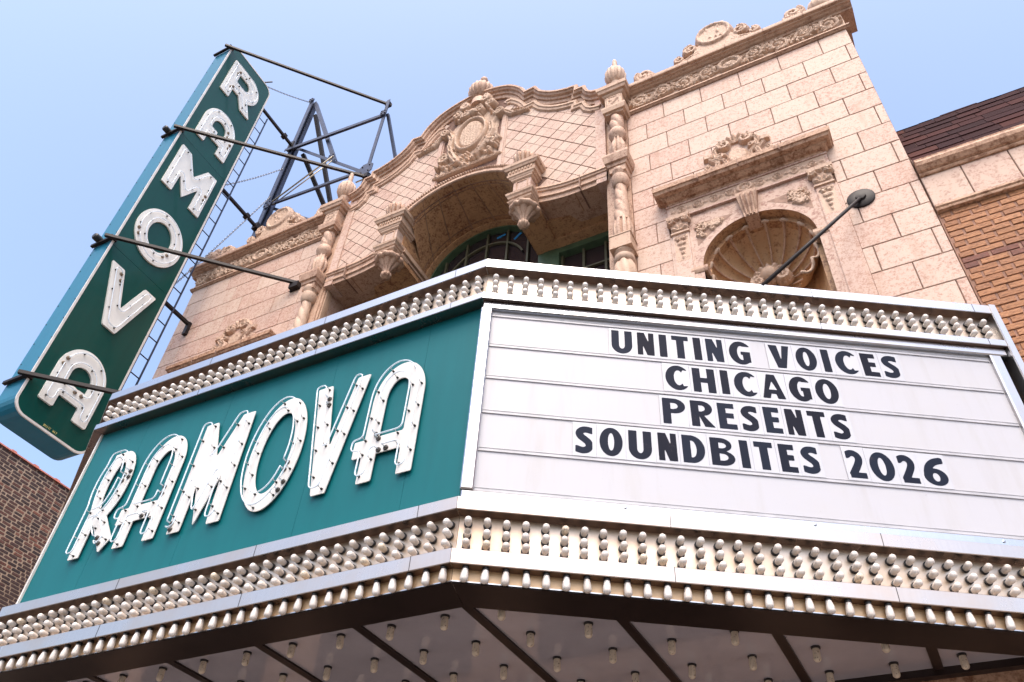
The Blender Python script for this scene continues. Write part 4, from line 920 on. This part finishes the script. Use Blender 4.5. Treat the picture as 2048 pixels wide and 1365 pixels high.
def neon(name, sdf, bb, M, res, par, w_face, depth, w_tube, tr, inset_, gap_every, mat, cap_mat, label, ncap, lens=1.0):
    p = plate(MB(M), sdf, bb, res, w_face - depth, w_face); o = obj(name, p, mat, par); o['label'] = label
    tb = MB(M); sp = MB(M); caps = []
    for Lp in loops(sdf, bb, res * .75, -inset_):
        Lp = thin(Lp, tr * 3.2)
        if len(Lp) < 8: continue
        for q in range(2): Lp = [((a[0] + 2 * b[0] + c[0]) / 4, (a[1] + 2 * b[1] + c[1]) / 4) for a, b, c in zip(Lp[-1:] + Lp[:-1], Lp, Lp[1:] + Lp[:1])]
        k = rng.randrange(len(Lp)); Lp = Lp[k:] + Lp[:k]; Lp = Lp[:-max(2, int(.05 / (tr * 3.2)))]
        P3 = [(a, w_tube, b) for a, b in Lp]
        P3 = [(P3[0][0], w_face + .004, P3[0][2])] + P3 + [(P3[-1][0], w_face + .004, P3[-1][2])]
        tb.tube(P3, tr, 7)
        acc = gap_every * .5
        for a, b in zip(Lp[:-1], Lp[1:]):
            acc += math.dist(a, b)
            if acc > gap_every:
                acc = rng.uniform(-.04, .02)
                sp.cm = 0; sp.tube([(b[0], w_face, b[1]), (b[0], w_tube, b[1])], tr * .45, 6); sp.tube([(b[0] - tr * 1.8, w_tube - tr, b[1]), (b[0] + tr * 1.8, w_tube - tr, b[1])], tr * .4, 5)
                sp.cm = 1; sp.lathe((b[0], w_face, b[1]), [(0, tr * 1.5), (tr * 2.2, tr * 1.4), (tr * 3, tr * .6)], 8, axis='y')
        for e in (Lp[0], Lp[-1]): caps.append(e)
    obj('neon_tube', tb, M_tube, o, True); obj('tube_support', sp, [M_sup, M_black], o)['kind'] = 'stuff'
    for e in caps[:ncap]:
        c = MB(M); R = tr * 3.4; c.lathe((e[0], w_face, e[1]), [(0, R), (tr * 1.6, R), (tr * 2.4, R * .8), (tr * 2.4, R * .55), (tr * 1.2, R * .5), (tr * 3.4, R * .3), (tr * 3.6, .001)], 16, axis='y'); obj('electrode_housing', c, cap_mat, o, 40)
FN = frame((0, YP, 0), (1, 0)); nth = ['first', 'second', 'third', 'fourth', 'fifth', 'last']
for k, (ch, sd_, xb) in enumerate(NEON):
    neon('neon_letter', sd_, (xb[0], xb[1], 4.52, 5.58), FN, .013, MQ, -.066, .007, -.016, .0055, .022, .19, M_white, M_cer, 'white metal letter %s with unlit neon tube, %s on the teal panel' % (ch, nth[k]), 6)

# ---- bulbs
def bulb_mesh(name, mat, r, Lb, neck, sock=.024):
    m = MB(); m.cm = 1; m.lathe((0, 0, 0), [(0, sock), (.010, sock), (.012, sock * .8)], 14, axis='y')
    m.cm = 0; pr = [(.010, neck), (Lb * .35, neck + (r - neck) * .55), (Lb * .55, r)] + [(Lb - r * .9 + r * .9 * math.sin(a), r * math.cos(a)) for a in np.linspace(.15, 1.5, 6)]
    m.lathe((0, 0, 0), pr, 16, axis='y'); return m.mesh(name, [mat, M_black], 60)
BM1 = bulb_mesh('bulb', M_bulb, .0212, .072, .0175); BM2 = bulb_mesh('bulb', M_bulb, .0225, .088, .0155, .020); BM3 = bulb_mesh('bulb', M_bulb2, .0225, .090, .0200, .028)
mcup = MB(); mcup.cm = 1; mcup.lathe((0, 0, 0), [(0, .024), (.010, .024), (.012, .019)], 14, axis='y'); mcup.cm = 0
mcup.lathe((0, 0, 0), [(.010, .0175), (.03, .0195), (.045, .0212), (.058, .0205), (.057, .019), (.03, .017), (.014, .004)], 16, axis='y'); BMX = mcup.mesh('bulb', [M_bulb, M_black], 60)
BM1D = bulb_mesh('bulb', M_bulb2, .0212, .072, .0175)
BL = []
def jit(M): return M @ Matrix.Rotation(rng.uniform(-.07, .07), 4, 'X') @ Matrix.Rotation(rng.uniform(-.07, .07), 4, 'Z')
for M, Lg, kd in faces:
    if kd == 'l': continue
    if kd == 'f': cu = [LF - (XC - 1.893) - .1088 * k for k in range(36)]; cl = [LF - (XC - 1.893) - .1088 * k for k in range(36)]
    else: cu = [.085 + .1099 * k for k in range(34)]; cl = [.0745 + .1095 * k for k in range(34)]
    for u in cu:
        if u < .04: continue
        for z in (6.147, 6.086, 6.025): BL.append((jit(M @ Matrix.Translation((u, -.075, z - .004))), BM1))
    for q, u in enumerate(cl):
        if u < .04: continue
        for r, z in enumerate((4.082, 4.012, 3.943)): BL.append((jit(M @ Matrix.Translation((u, -.075, z))), BMX if (kd == 'r' and q == 0 and r == 1) else (BM1D if rng.random() < .06 else BM1)))
        BL.append((jit(M @ Matrix.Translation((u + .012, -.033, 3.7985)) @ Matrix.Rotation(-PI / 2, 4, 'X')), BM2))
for i in range(-14, 10):
    for j in range(5):
        x = 1.632 + .3765 * i; y = -1.702 + .3745 * j
        if y < yfront(x) + .02 or abs(x) > 4.5: continue
        BL.append((jit(Matrix.Translation((x, y, 3.785)) @ Matrix.Rotation(-PI / 2, 4, 'X')), BM3))
def seen(p):
    d = p - CAM; z = d.dot(cF)
    if z < .1: return 1e9
    x, y = d.dot(cR) / z * 1652.5, d.dot(cU) / z * 1652.5
    return z if abs(x) < 1040 and abs(y) < 700 else z + 50
BL.sort(key=lambda b: seen(b[0].translation))
for M, me in BL[:300]: link('bulb', me, MQ, M)
rest = MB(); 
for M, me in BL[300:]:
    rest.M = M; k0 = len(rest.f); vs = [v.co[:] for v in me.vertices]; rest.add(vs, [p.vertices[:] for p in me.polygons]); rest.mi[k0:] = [p.material_index for p in me.polygons]
rb = link('distant_bulbs', rest.mesh('distant_bulbs', [M_bulb, M_black], 60), MQ); rb['kind'] = 'stuff'

# ================================================================== tie rod with wall plate
tr_ = thing('tie_rod', 'black iron rod running from marquee edge up to a round wall plate', 'tie rod', (4.676, 0, 8.246))
d = MB(F0); d.lathe((4.676, .0, 8.246), [(0, .125), (.018, .128), (.026, .118), (.03, .05), (.05, .04), (.055, .01)], 36, axis='y'); obj('wall_plate', d, M_dark, tr_, 40)
obj('rod', MB().tube([(4.676, -.02, 8.246), (4.62, -.08, 8.14), (3.73, -1.13, 6.30)], .017, 10), M_dark, tr_, True)

# ================================================================== blade sign
XB = -4.67; TK = .385; Y0, Y1, ZB0, ZB1 = -1.787, -.66, 7.35, 16.33
BS = thing('blade_sign', 'tall dark green vertical sign with cream letters and pale border', 'sign', (XB - TK / 2, -1.22, ZB0))
FB = frame((XB, 0, 0), (0, 1))
rb_ = s_rbox(Y0, Y1, ZB0, ZB1, .20)
def outline_rr(y0, y1, z0, z1, r, n=7):
    o = []
    for cx, cz, a in ((y1 - r, z1 - r, 0), (y0 + r, z1 - r, PI / 2), (y0 + r, z0 + r, PI), (y1 - r, z0 + r, 1.5 * PI)):
        for k in range(n): t = a + PI / 2 * k / (n - 1); o.append((cx + r * math.cos(t), cz + r * math.sin(t)))
    return o
c = MB(FB); o_ = outline_rr(Y0 + .004, Y1 - .004, ZB0 + .004, ZB1 - .004, .2); c.rings([[(p[0], w, p[1]) for p in o_] for w in (-TK, -.002)]); CBN = obj('cabinet', c, M_edge, BS)
for zc in (7.78, 10.36, 13.26):
    pass
for a, b_ in ((ZB0, 10.34), (10.345, 13.24), (13.245, ZB1)):
    sdf = AND(s_rbox(Y0 + .028, Y1 - .028, ZB0 + .028, ZB1 - .028, .175), s_box(-9, 9, a, b_))
    obj('sign_face', plate(MB(FB), sdf, (Y0, Y1, a - .02, b_ + .02), .035, -.002, .004), M_green, BS)
obj('border_trim', plate(MB(FB), SUB(rb_, s_rbox(Y0 + .03, Y1 - .03, ZB0 + .03, ZB1 - .03, .172)), (Y0 - .03, Y1 + .03, ZB0 - .03, ZB1 + .03), .022, -.01, .010), M_border, BS)
BLD = [('R', U(SUB(U(s_box(-1.60, -1.2, 15.25, 15.99), s_ell(-1.16, 15.62, .315, .37), s_box(-1.60, -1.39, 14.97, 15.99)), U(s_box(-1.385, -1.2, 15.51, 15.76), s_ell(-1.2, 15.635, .105, .125))), s_poly([(-1.37, 15.42), (-1.02, 15.34), (-.84, 14.985), (-1.075, 14.985), (-1.24, 15.27), (-1.38, 15.26)])), (14.9, 16.06)),
       ('A', A_glyph(-1.593, -.875, 13.52, 14.54, .213, 13.74, 13.985, 0, .45), (13.45, 14.6)),
       ('M', s_poly([(-1.644, 12.03), (-1.437, 12.03), (-1.427, 12.46), (-1.238, 12.09), (-1.047, 12.50), (-1.045, 12.03), (-.832, 12.03), (-.832, 13.05), (-1.04, 13.03), (-1.222, 12.65), (-1.434, 13.03), (-1.644, 13.05)]), (11.95, 13.1)),
       ('O', SUB(s_ell(-1.222, 11.075, .427, .515), s_ell(-1.222, 11.085, .213, .287)), (10.5, 11.65)),
       ('V', s_poly([(-1.647, 10.11), (-1.425, 10.11), (-1.218, 9.52), (-1.032, 10.11), (-.821, 10.11), (-1.117, 9.13), (-1.335, 9.13)]), (9.07, 10.17)),
       ('A', A_glyph(-1.575, -.86, 7.67, 8.65, .208, 7.865, 8.08, 0, .42), (7.6, 8.7))]
for k, (ch, sd_, zb) in enumerate(BLD):
    neon('neon_letter', sd_, (-1.72, -.74, zb[0], zb[1]), FB, .022, BS, .030, .026, .062, .008, .055, .30, M_white2, M_cer2, 'cream metal letter %s with unlit neon tube, %s down the sign' % (ch, nth[k]), 5)
# maker's lettering: thin strokes
G = {'W': [[(0, 1), (.25, 0), (.5, .8), (.75, 0), (1, 1)]], 'H': [[(0, 0), (0, 1)], [(1, 0), (1, 1)], [(0, .5), (1, .5)]], 'I': [[(.5, 0), (.5, 1)]], 'T': [[(0, 1), (1, 1)], [(.5, 0), (.5, 1)]], 'E': [[(1, 0), (0, 0), (0, 1), (1, 1)], [(0, .5), (.8, .5)]], 'A': [[(0, 0), (.5, 1), (1, 0)], [(.2, .4), (.8, .4)]], 'Y': [[(0, 1), (.5, .5), (1, 1)], [(.5, .5), (.5, 0)]]}
tx = MB(FB); y = -1.335
for ch in 'WHITE WAY':
    if ch != ' ':
        for st_ in G[ch]: tx.tube([(y + a * .014, .005, 7.405 + b * .030) for a, b in st_], .0021, 4)
    y += .0225
obj('maker_lettering', tx, M_text, BS)['kind'] = 'stuff'
# straps and lamps on the street edge, edge rivets
for z in (7.83, 10.43, 13.29, 16.14):
    b = MB(); b.box(XB - TK - .02, XB + .03, Y0 - .05, Y0 - .004, z - .02, z + .02); b.box(XB - .02, XB + .03, Y0 - .06, Y0 + .05, z - .03, z + .03); obj('strap', b, M_dark, BS)
for z in (10.50, 13.36):
    b = MB(); b.lathe((XB - TK * .72, Y0 - .07, z), [(-.07, .04), (-.05, .055), (.04, .055), (.07, .03)], 14, axis='y'); obj('strap_insulator', b, M_black, BS)
rv = MB()
for k in range(24):
    z = 7.8 + k * .35
    for x in (XB - .03, XB - TK + .03): rv.lathe((x, Y0 + .004, z), [(0, .009), (-.006, .007), (-.008, .002)], 8, axis='y')
obj('rivets', rv, M_black, BS)['kind'] = 'stuff'
# ladder
LD = thing('ladder', 'narrow dark steel ladder fixed behind the vertical sign', 'ladder', (XB - .05, -.56, 7.4))
obj('rail', MB().box(XB - .03, XB - .005, -.487, -.468, 7.3, 15.6), M_navy, LD); obj('rail', MB().box(XB - .03, XB - .005, -.655, -.64, 7.3, 15.6), M_navy, LD)
for k in range(24): obj('rung', MB().tube([(XB - .018, -.64, 7.45 + .3455 * k + .02), (XB - .018, -.487, 7.45 + .3455 * k + .02)], .009, 6), M_dark, LD)
# struts and braces
XM = -4.865
def strut(name, a, b, wd, lab, br=None):
    t = thing(name, lab, 'brace', a, 'steel struts holding the vertical sign'); o = obj('bar', MB().bar(a, b, wd), M_dark, t)
    if br: obj('bracket', br, M_dark, t)
    return t
dirp = lambda a, b, k: tuple(Vector(a) + (Vector(a) - Vector(b)).normalized() * k)
for z, e, lab in ((7.83, (-2.73, -.03, 7.83), 'lowest dark strut, crossing the last letter of the vertical sign'), (10.42, (-2.73, -.03, 10.39), 'dark strut from vertical sign to bracket beside the left twisted column'), (13.28, (-2.42, .34, 13.36), 'dark strut crossing the upper letters and ending at the roof tower'), (16.10, (-2.55, .45, 16.03), 'topmost dark strut from sign top to roof tower post')):
    a = (XB + .02, Y0 - .045, z); a2 = dirp(a, e, .09); br = MB()
    if e[1] < 0: br.box(e[0] - .10, e[0] + .06, -.09, 0, e[2] - .12, e[2] - .02); br.box(e[0] - .12, e[0] + .05, -.03, 0, e[2] - .13, e[2] + .06)
    else: br.box(e[0] - .05, e[0] + .05, e[1] - .05, e[1] + .05, e[2] - .05, e[2] + .05)
    strut('sign_strut', a2, e if e[1] < 0 else dirp(e, a, .06), .046, lab, br)
for z, yb, lab in ((15.98, .36, 'short brace from sign top to the roof tower mast'), (13.30, .34, 'short brace from sign middle to foot of the roof tower'), (10.40, -.01, 'short brace from vertical sign to the left bay wall')):
    br = MB(); br.box(XM - .05, XM + .05, yb - .28, yb - .20, z - .045, z + .045) if yb > 0 else br.box(XM - .035, XM + .035, -.06, 0, z - .22, z + .03)
    if yb > 0: br.box(XM - .06, XM + .06, yb - .02, yb + .10, z - .07, z + .07)
    strut('sign_brace', (XM, Y1 - .02, z), (XM, yb, z), .05, lab, br)
# chains
def chain(a, b, n, lab):
    a, b = Vector(a), Vector(b); mb = MB(); d = (b - a).normalized(); ln = (b - a).length / n
    x = d.cross(Vector((0, 0, 1))).normalized(); y = x.cross(d)
    for k in range(n):
        c = a + (b - a) * ((k + .5) / n) - Vector((0, 0, .05 * math.sin(PI * (k + .5) / n))); s_ = x if k % 2 else y
        mb.tube([tuple(c + d * math.cos(t) * ln * .62 + s_ * math.sin(t) * .013) for t in np.linspace(0, 2 * PI, 9)[:-1]], .0055, 5, closed=True)
    return tag(obj('chain', mb, M_chain), lab, 'chain', 'chains steadying the vertical sign')
chain((XM, -1.02, 16.36), (XM, .40, 17.72), 40, 'chain from top of sign to the roof mast peak')
chain((XM + .1, Y1, 13.2), (XM, .40, 15.2), 46, 'chain from middle of sign to the roof mast')
chain((XM + .1, Y1, 10.5), (XM, .40, 14.3), 80, 'long chain from lower sign edge to the roof mast')
obj('hanger', MB().bar((XM + .1, -.93, 16.33), (XM + .3, -.80, 16.42), .02), M_dark, BS)

# ================================================================== roof tower
RT = thing('roof_tower', 'blue-grey steel lattice tower on the roof bracing the vertical sign', 'tower', (-3.7, .5, 11.78))
YT = .43
def mem(a, b, wd=.10, t=.014, mat=M_navy, fl=1, nm='strut'): return obj(nm, MB().angle(a, b, wd * .78, t, fl), mat, RT)
mem((XM, YT, 11.78), (XM, YT, 17.85), .125, .02, nm='mast'); mem((XM + .02, YT + .06, 11.78), (XM + .02, YT + .06, 17.8), .10, .016, fl=-1, nm='mast')
mem((-2.52, YT, 11.78), (-2.52, YT, 16.1), .09, nm='post')
mem((XM, YT + .03, 16.02), (-2.48, YT + .03, 13.6), .08); mem((XM - .1, YT - .07, 15.82), (-2.5, YT - .02, 15.52), .10)
mem((XM + .03, YT + .05, 17.8), (-3.53, YT + .05, 14.72), .10); mem((-4.78, YT - .02, 13.97), (-2.5, YT - .02, 13.72), .085)
mem((-4.74, YT + .1, 17.3), (-3.67, 2.23, 11.78), .10, mat=M_dark); mem((-4.62, YT + .1, 15.72), (-3.45, 3.0, 11.78), .10, mat=M_dark)
mem((-2.50, YT + .04, 15.65), (-1.92, 1.45, 12.0), .07); mem((-4.75, YT + .05, 13.9), (-3.3, 1.4, 13.4), .08); mem((-4.7, YT + .1, 13.7), (-3.2, 2.2, 13.9), .07)
obj('conduit', MB().tube([(-4.70, YT - .08, 13.95), (-3.5, YT - .08, 14.66), (-3.48, YT - .06, 14.72)], .016, 8), M_rod, RT, True)
obj('conduit', MB().tube([(-4.70, YT - .04, 13.90), (-3.5, YT - .04, 14.60)], .012, 8), M_rod, RT, True)
obj('conduit', MB().tube([(-2.62, YT - .1, 13.3), (-2.2, YT + .1, 13.72)], .014, 8), M_rod, RT, True)
for p, w_, h_ in (((-4.87, 16.0), .20, .32), ((-2.52, 13.68), .30, .34), ((-3.53, 14.72), .16, .16), ((-4.82, 13.95), .18, .22), ((-2.52, 15.58), .14, .16), ((-4.87, 17.78), .12, .14)):
    g = MB(); o8 = [(p[0] + w_ / 2 * a, p[1] + h_ / 2 * b) for a, b in ((-1, -.5), (-.5, -1), (.5, -1), (1, -.5), (1, .5), (.5, 1), (-.5, 1), (-1, .5))]; g.rings([[(q[0], y, q[1]) for q in o8] for y in (YT - .075, YT - .062)]); G_ = obj('gusset', g, M_navy, RT)
    bt = MB()
    for q in range(4): bt.lathe((p[0] + w_ * .25 * (1 if q % 2 else -1), YT - .075, p[1] + h_ * .25 * (1 if q > 1 else -1)), [(0, .014), (-.012, .014), (-.016, .006)], 8, axis='y')
    obj('bolts', bt, M_dark, G_)['kind'] = 'stuff'

# ================================================================== neighbour on the right
NB = thing('brick_shop_building', 'ochre brick building with dark red shingle roof right of the theatre', 'building', (7.2, .3, 0))
obj('core', MB().box(5.205, 9.5, .055, 9, 0, 8.45), M_ojoint, NB)
BW = obj('brick_wall', MB().box(5.207, 9.5, .018, .06, 3.0, 7.74), M_ojoint, NB)
bm_ = {}
ch = H / 5; ZW = 7.735
rowsn = 0; nb = 0
red = set()
for r in range(0, 46):
    z = ZW - (r + .5) * ch; x = 5.21 - (0 if r % 2 else .118) + (.02 if r % 3 else 0)
    while x < 6.75:
        ln = .224; a, c2 = max(x, 5.212), min(x + ln, 6.75)
        if c2 - a > .03 and z > 4.6:
            rd = (r == 9 and a < 5.75) or (r == 10 and a < 5.3) or (r == 10 and 5.55 < a < 5.8) 
            k = (round(c2 - a, 2), rd)
            if k not in bm_: bm_[k] = MB().cbox(-(c2 - a) / 2 + .010, (c2 - a) / 2 - .010, -.04, 0, -ch / 2 + .0042, ch / 2 - .0042, .004).mesh('brick', M_redb if rd else M_ochre)
            link('brick', bm_[k], BW, frame(((a + c2) / 2, .008 + rng.uniform(-.003, .003), z + rng.uniform(-.0015, .0015)), (1, 0)) @ Matrix.Rotation(rng.uniform(-.008, .008), 4, 'Y')); nb += 1
        x += ln
b = MB(F0); b.extr([(-.1, 7.735), (.03, 7.735), (.035, 7.75), (.03, 7.762), (.045, 7.775), (.045, 7.80), (.02, 7.815), (-.1, 7.815)], 5.212, 9.5); obj('string_course', b, M_rust, NB)
for a, c2 in ((5.212, 5.545), (5.552, 5.935), (5.942, 6.4), (6.407, 7.0)):
    obj('stone_panel', MB(F0).cbox(a, c2, -.1, .012, 7.818, 8.255, .006), M_stone, NB)
b = MB(F0); b.extr([(-.1, 8.255), (.03, 8.255), (.04, 8.27), (.035, 8.29), (.06, 8.30), (.095, 8.34), (.105, 8.38), (.09, 8.42), (.07, 8.435), (.075, 8.46), (-.1, 8.465)], 5.212, 9.5); obj('cornice', b, M_rust, NB)
b = MB(F0); b.extr([(-.1, 5.02), (.05, 5.02), (.05, 5.16), (.02, 5.19), (-.1, 5.19)], 5.4, 9.5); obj('window_hood', b, M_rust, NB)
# shingled mansard
sy0, sz0, sy1, sz1 = -.04, 8.46, .42, 9.62; sl_ = math.hypot(sy1 - sy0, sz1 - sz0); dv = Vector((0, (sy1 - sy0) / sl_, (sz1 - sz0) / sl_)); nv = Vector((0, -dv.z, dv.y))
rb2 = MB(); rb2.rings([[(x, sy0, sz0), (x, sy1, sz1), (x, sy1 + .5, sz1), (x, sy0 + .6, sz0)] for x in (5.206, 9.5)]); RB = obj('mansard_roof', rb2, M_mortar, NB)
shm = {}
nr = 8; rh = sl_ / nr
for r in range(nr + 1):
    x = 5.21 - rng.uniform(0, .25)
    while x < 6.9:
        ln = rng.choice((.22, .30, .33, .36)); a, c2 = max(x, 5.208), x + ln; x += ln
        if c2 - a < .04: continue
        top = min((r + 1) * rh + .03, sl_ + (.06 if (6.05 > a > 5.5) else .02)); o = Vector((0, sy0, sz0)); lift = .004 + rng.uniform(0, .009); jo = rng.uniform(-.018, .010)
        p = [o + dv * (r * rh + jo) + nv * (lift + .006), o + dv * (r * rh + jo) + nv * lift * .4, o + dv * top + nv * .002, o + dv * top + nv * .006]
        mb = MB(); mb.rings([[(X, q.y, q.z + (rng.uniform(-.004, .004))) for q in p] for X in (a + .003, c2 - .003)]); obj('shingle', mb, M_shing, RB)

# ================================================================== brick building on the left, side wall
LBD = thing('brick_party_wall_building', 'dark common brick side wall with red clay coping at far left', 'building', (-13, 3, 0))
XW = -11.5
obj('core', MB().box(-24, XW - .03, -2, 14, 0, 11.0), M_cjoint, LBD)
LW = obj('brick_wall', MB().box(XW - .03, XW - .006, -2, 14, 0, 11.02), M_cjoint, LBD)
lm_ = {}; lb = []
FWL = frame((XW, 0, 0), (0, 1)); cr_ = .0700
for r in range(0, 48):
    z = 10.985 - (r + .5) * cr_; y = 1.0 + (.105 if r % 2 else 0) + rng.uniform(-.01, .01) + .55 * max(0, (9.9 - z)) * .8
    while y < 3.55:
        ln = .215 if rng.random() > .18 else .11
        lb.append((y + ln / 2, z, ln)); y += ln
lb.sort(key=lambda q: abs(q[0] - 2.4) + abs(q[1] - 10) * .5)
stf = MB(FWL)
for i, (y, z, ln) in enumerate(lb):
    wd = ln - rng.uniform(.020, .032); ht = cr_ - rng.uniform(.019, .026)
    if i < 300:
        k = (round(wd, 2), round(ht, 2))
        if k not in lm_:
            q = [(rng.uniform(-.004, .004), rng.uniform(-.003, .003)) for _ in range(8)]
            o = [(-wd / 2 + .01, -ht / 2), (wd / 2 - .01, -ht / 2), (wd / 2, -ht / 2 + .012), (wd / 2, ht / 2 - .012), (wd / 2 - .01, ht / 2), (-wd / 2 + .01, ht / 2), (-wd / 2, ht / 2 - .012), (-wd / 2, -ht / 2 + .012)]
            o = [(a[0] + b[0], a[1] + b[1]) for a, b in zip(o, q)]
            lm_[k] = MB().rings([[(p[0], -.03, p[1]) for p in o], [(p[0], -.003, p[1]) for p in o], [(p[0] * .95, 0, p[1] * .9) for p in o]]).mesh('brick', M_common)
        link('brick', lm_[k], LW, FWL @ Matrix.Translation((y, rng.uniform(-.004, .003), z)))
    else: stf.box(y - wd / 2, y + wd / 2, -.02, 0, z - ht / 2, z + ht / 2)
if stf.v:
    o = obj('distant_bricks', stf, M_common, LW); o['kind'] = 'stuff'
for k in range(28):
    y = -1.6 + k * .55
    c = MB(); c.rings([[(XW - .32 + .36 * math.cos(a) * .5 + .14, yy, 11.0 + .09 * math.sin(a)) for a in np.linspace(0, PI, 10)] + [(XW - .36, yy, 10.985), (XW + .03, yy, 10.985)] for yy in (y, y + .545)])
    c.rings([[(XW - .32 + .40 * math.cos(a) * .5 + .14, yy, 11.0 + .115 * math.sin(a)) for a in np.linspace(0, PI, 10)] + [(XW - .38, yy, 10.98), (XW + .045, yy, 10.98)] for yy in (y - .03, y + .05)])
    obj('coping_tile', c, M_coping, LBD, 40)
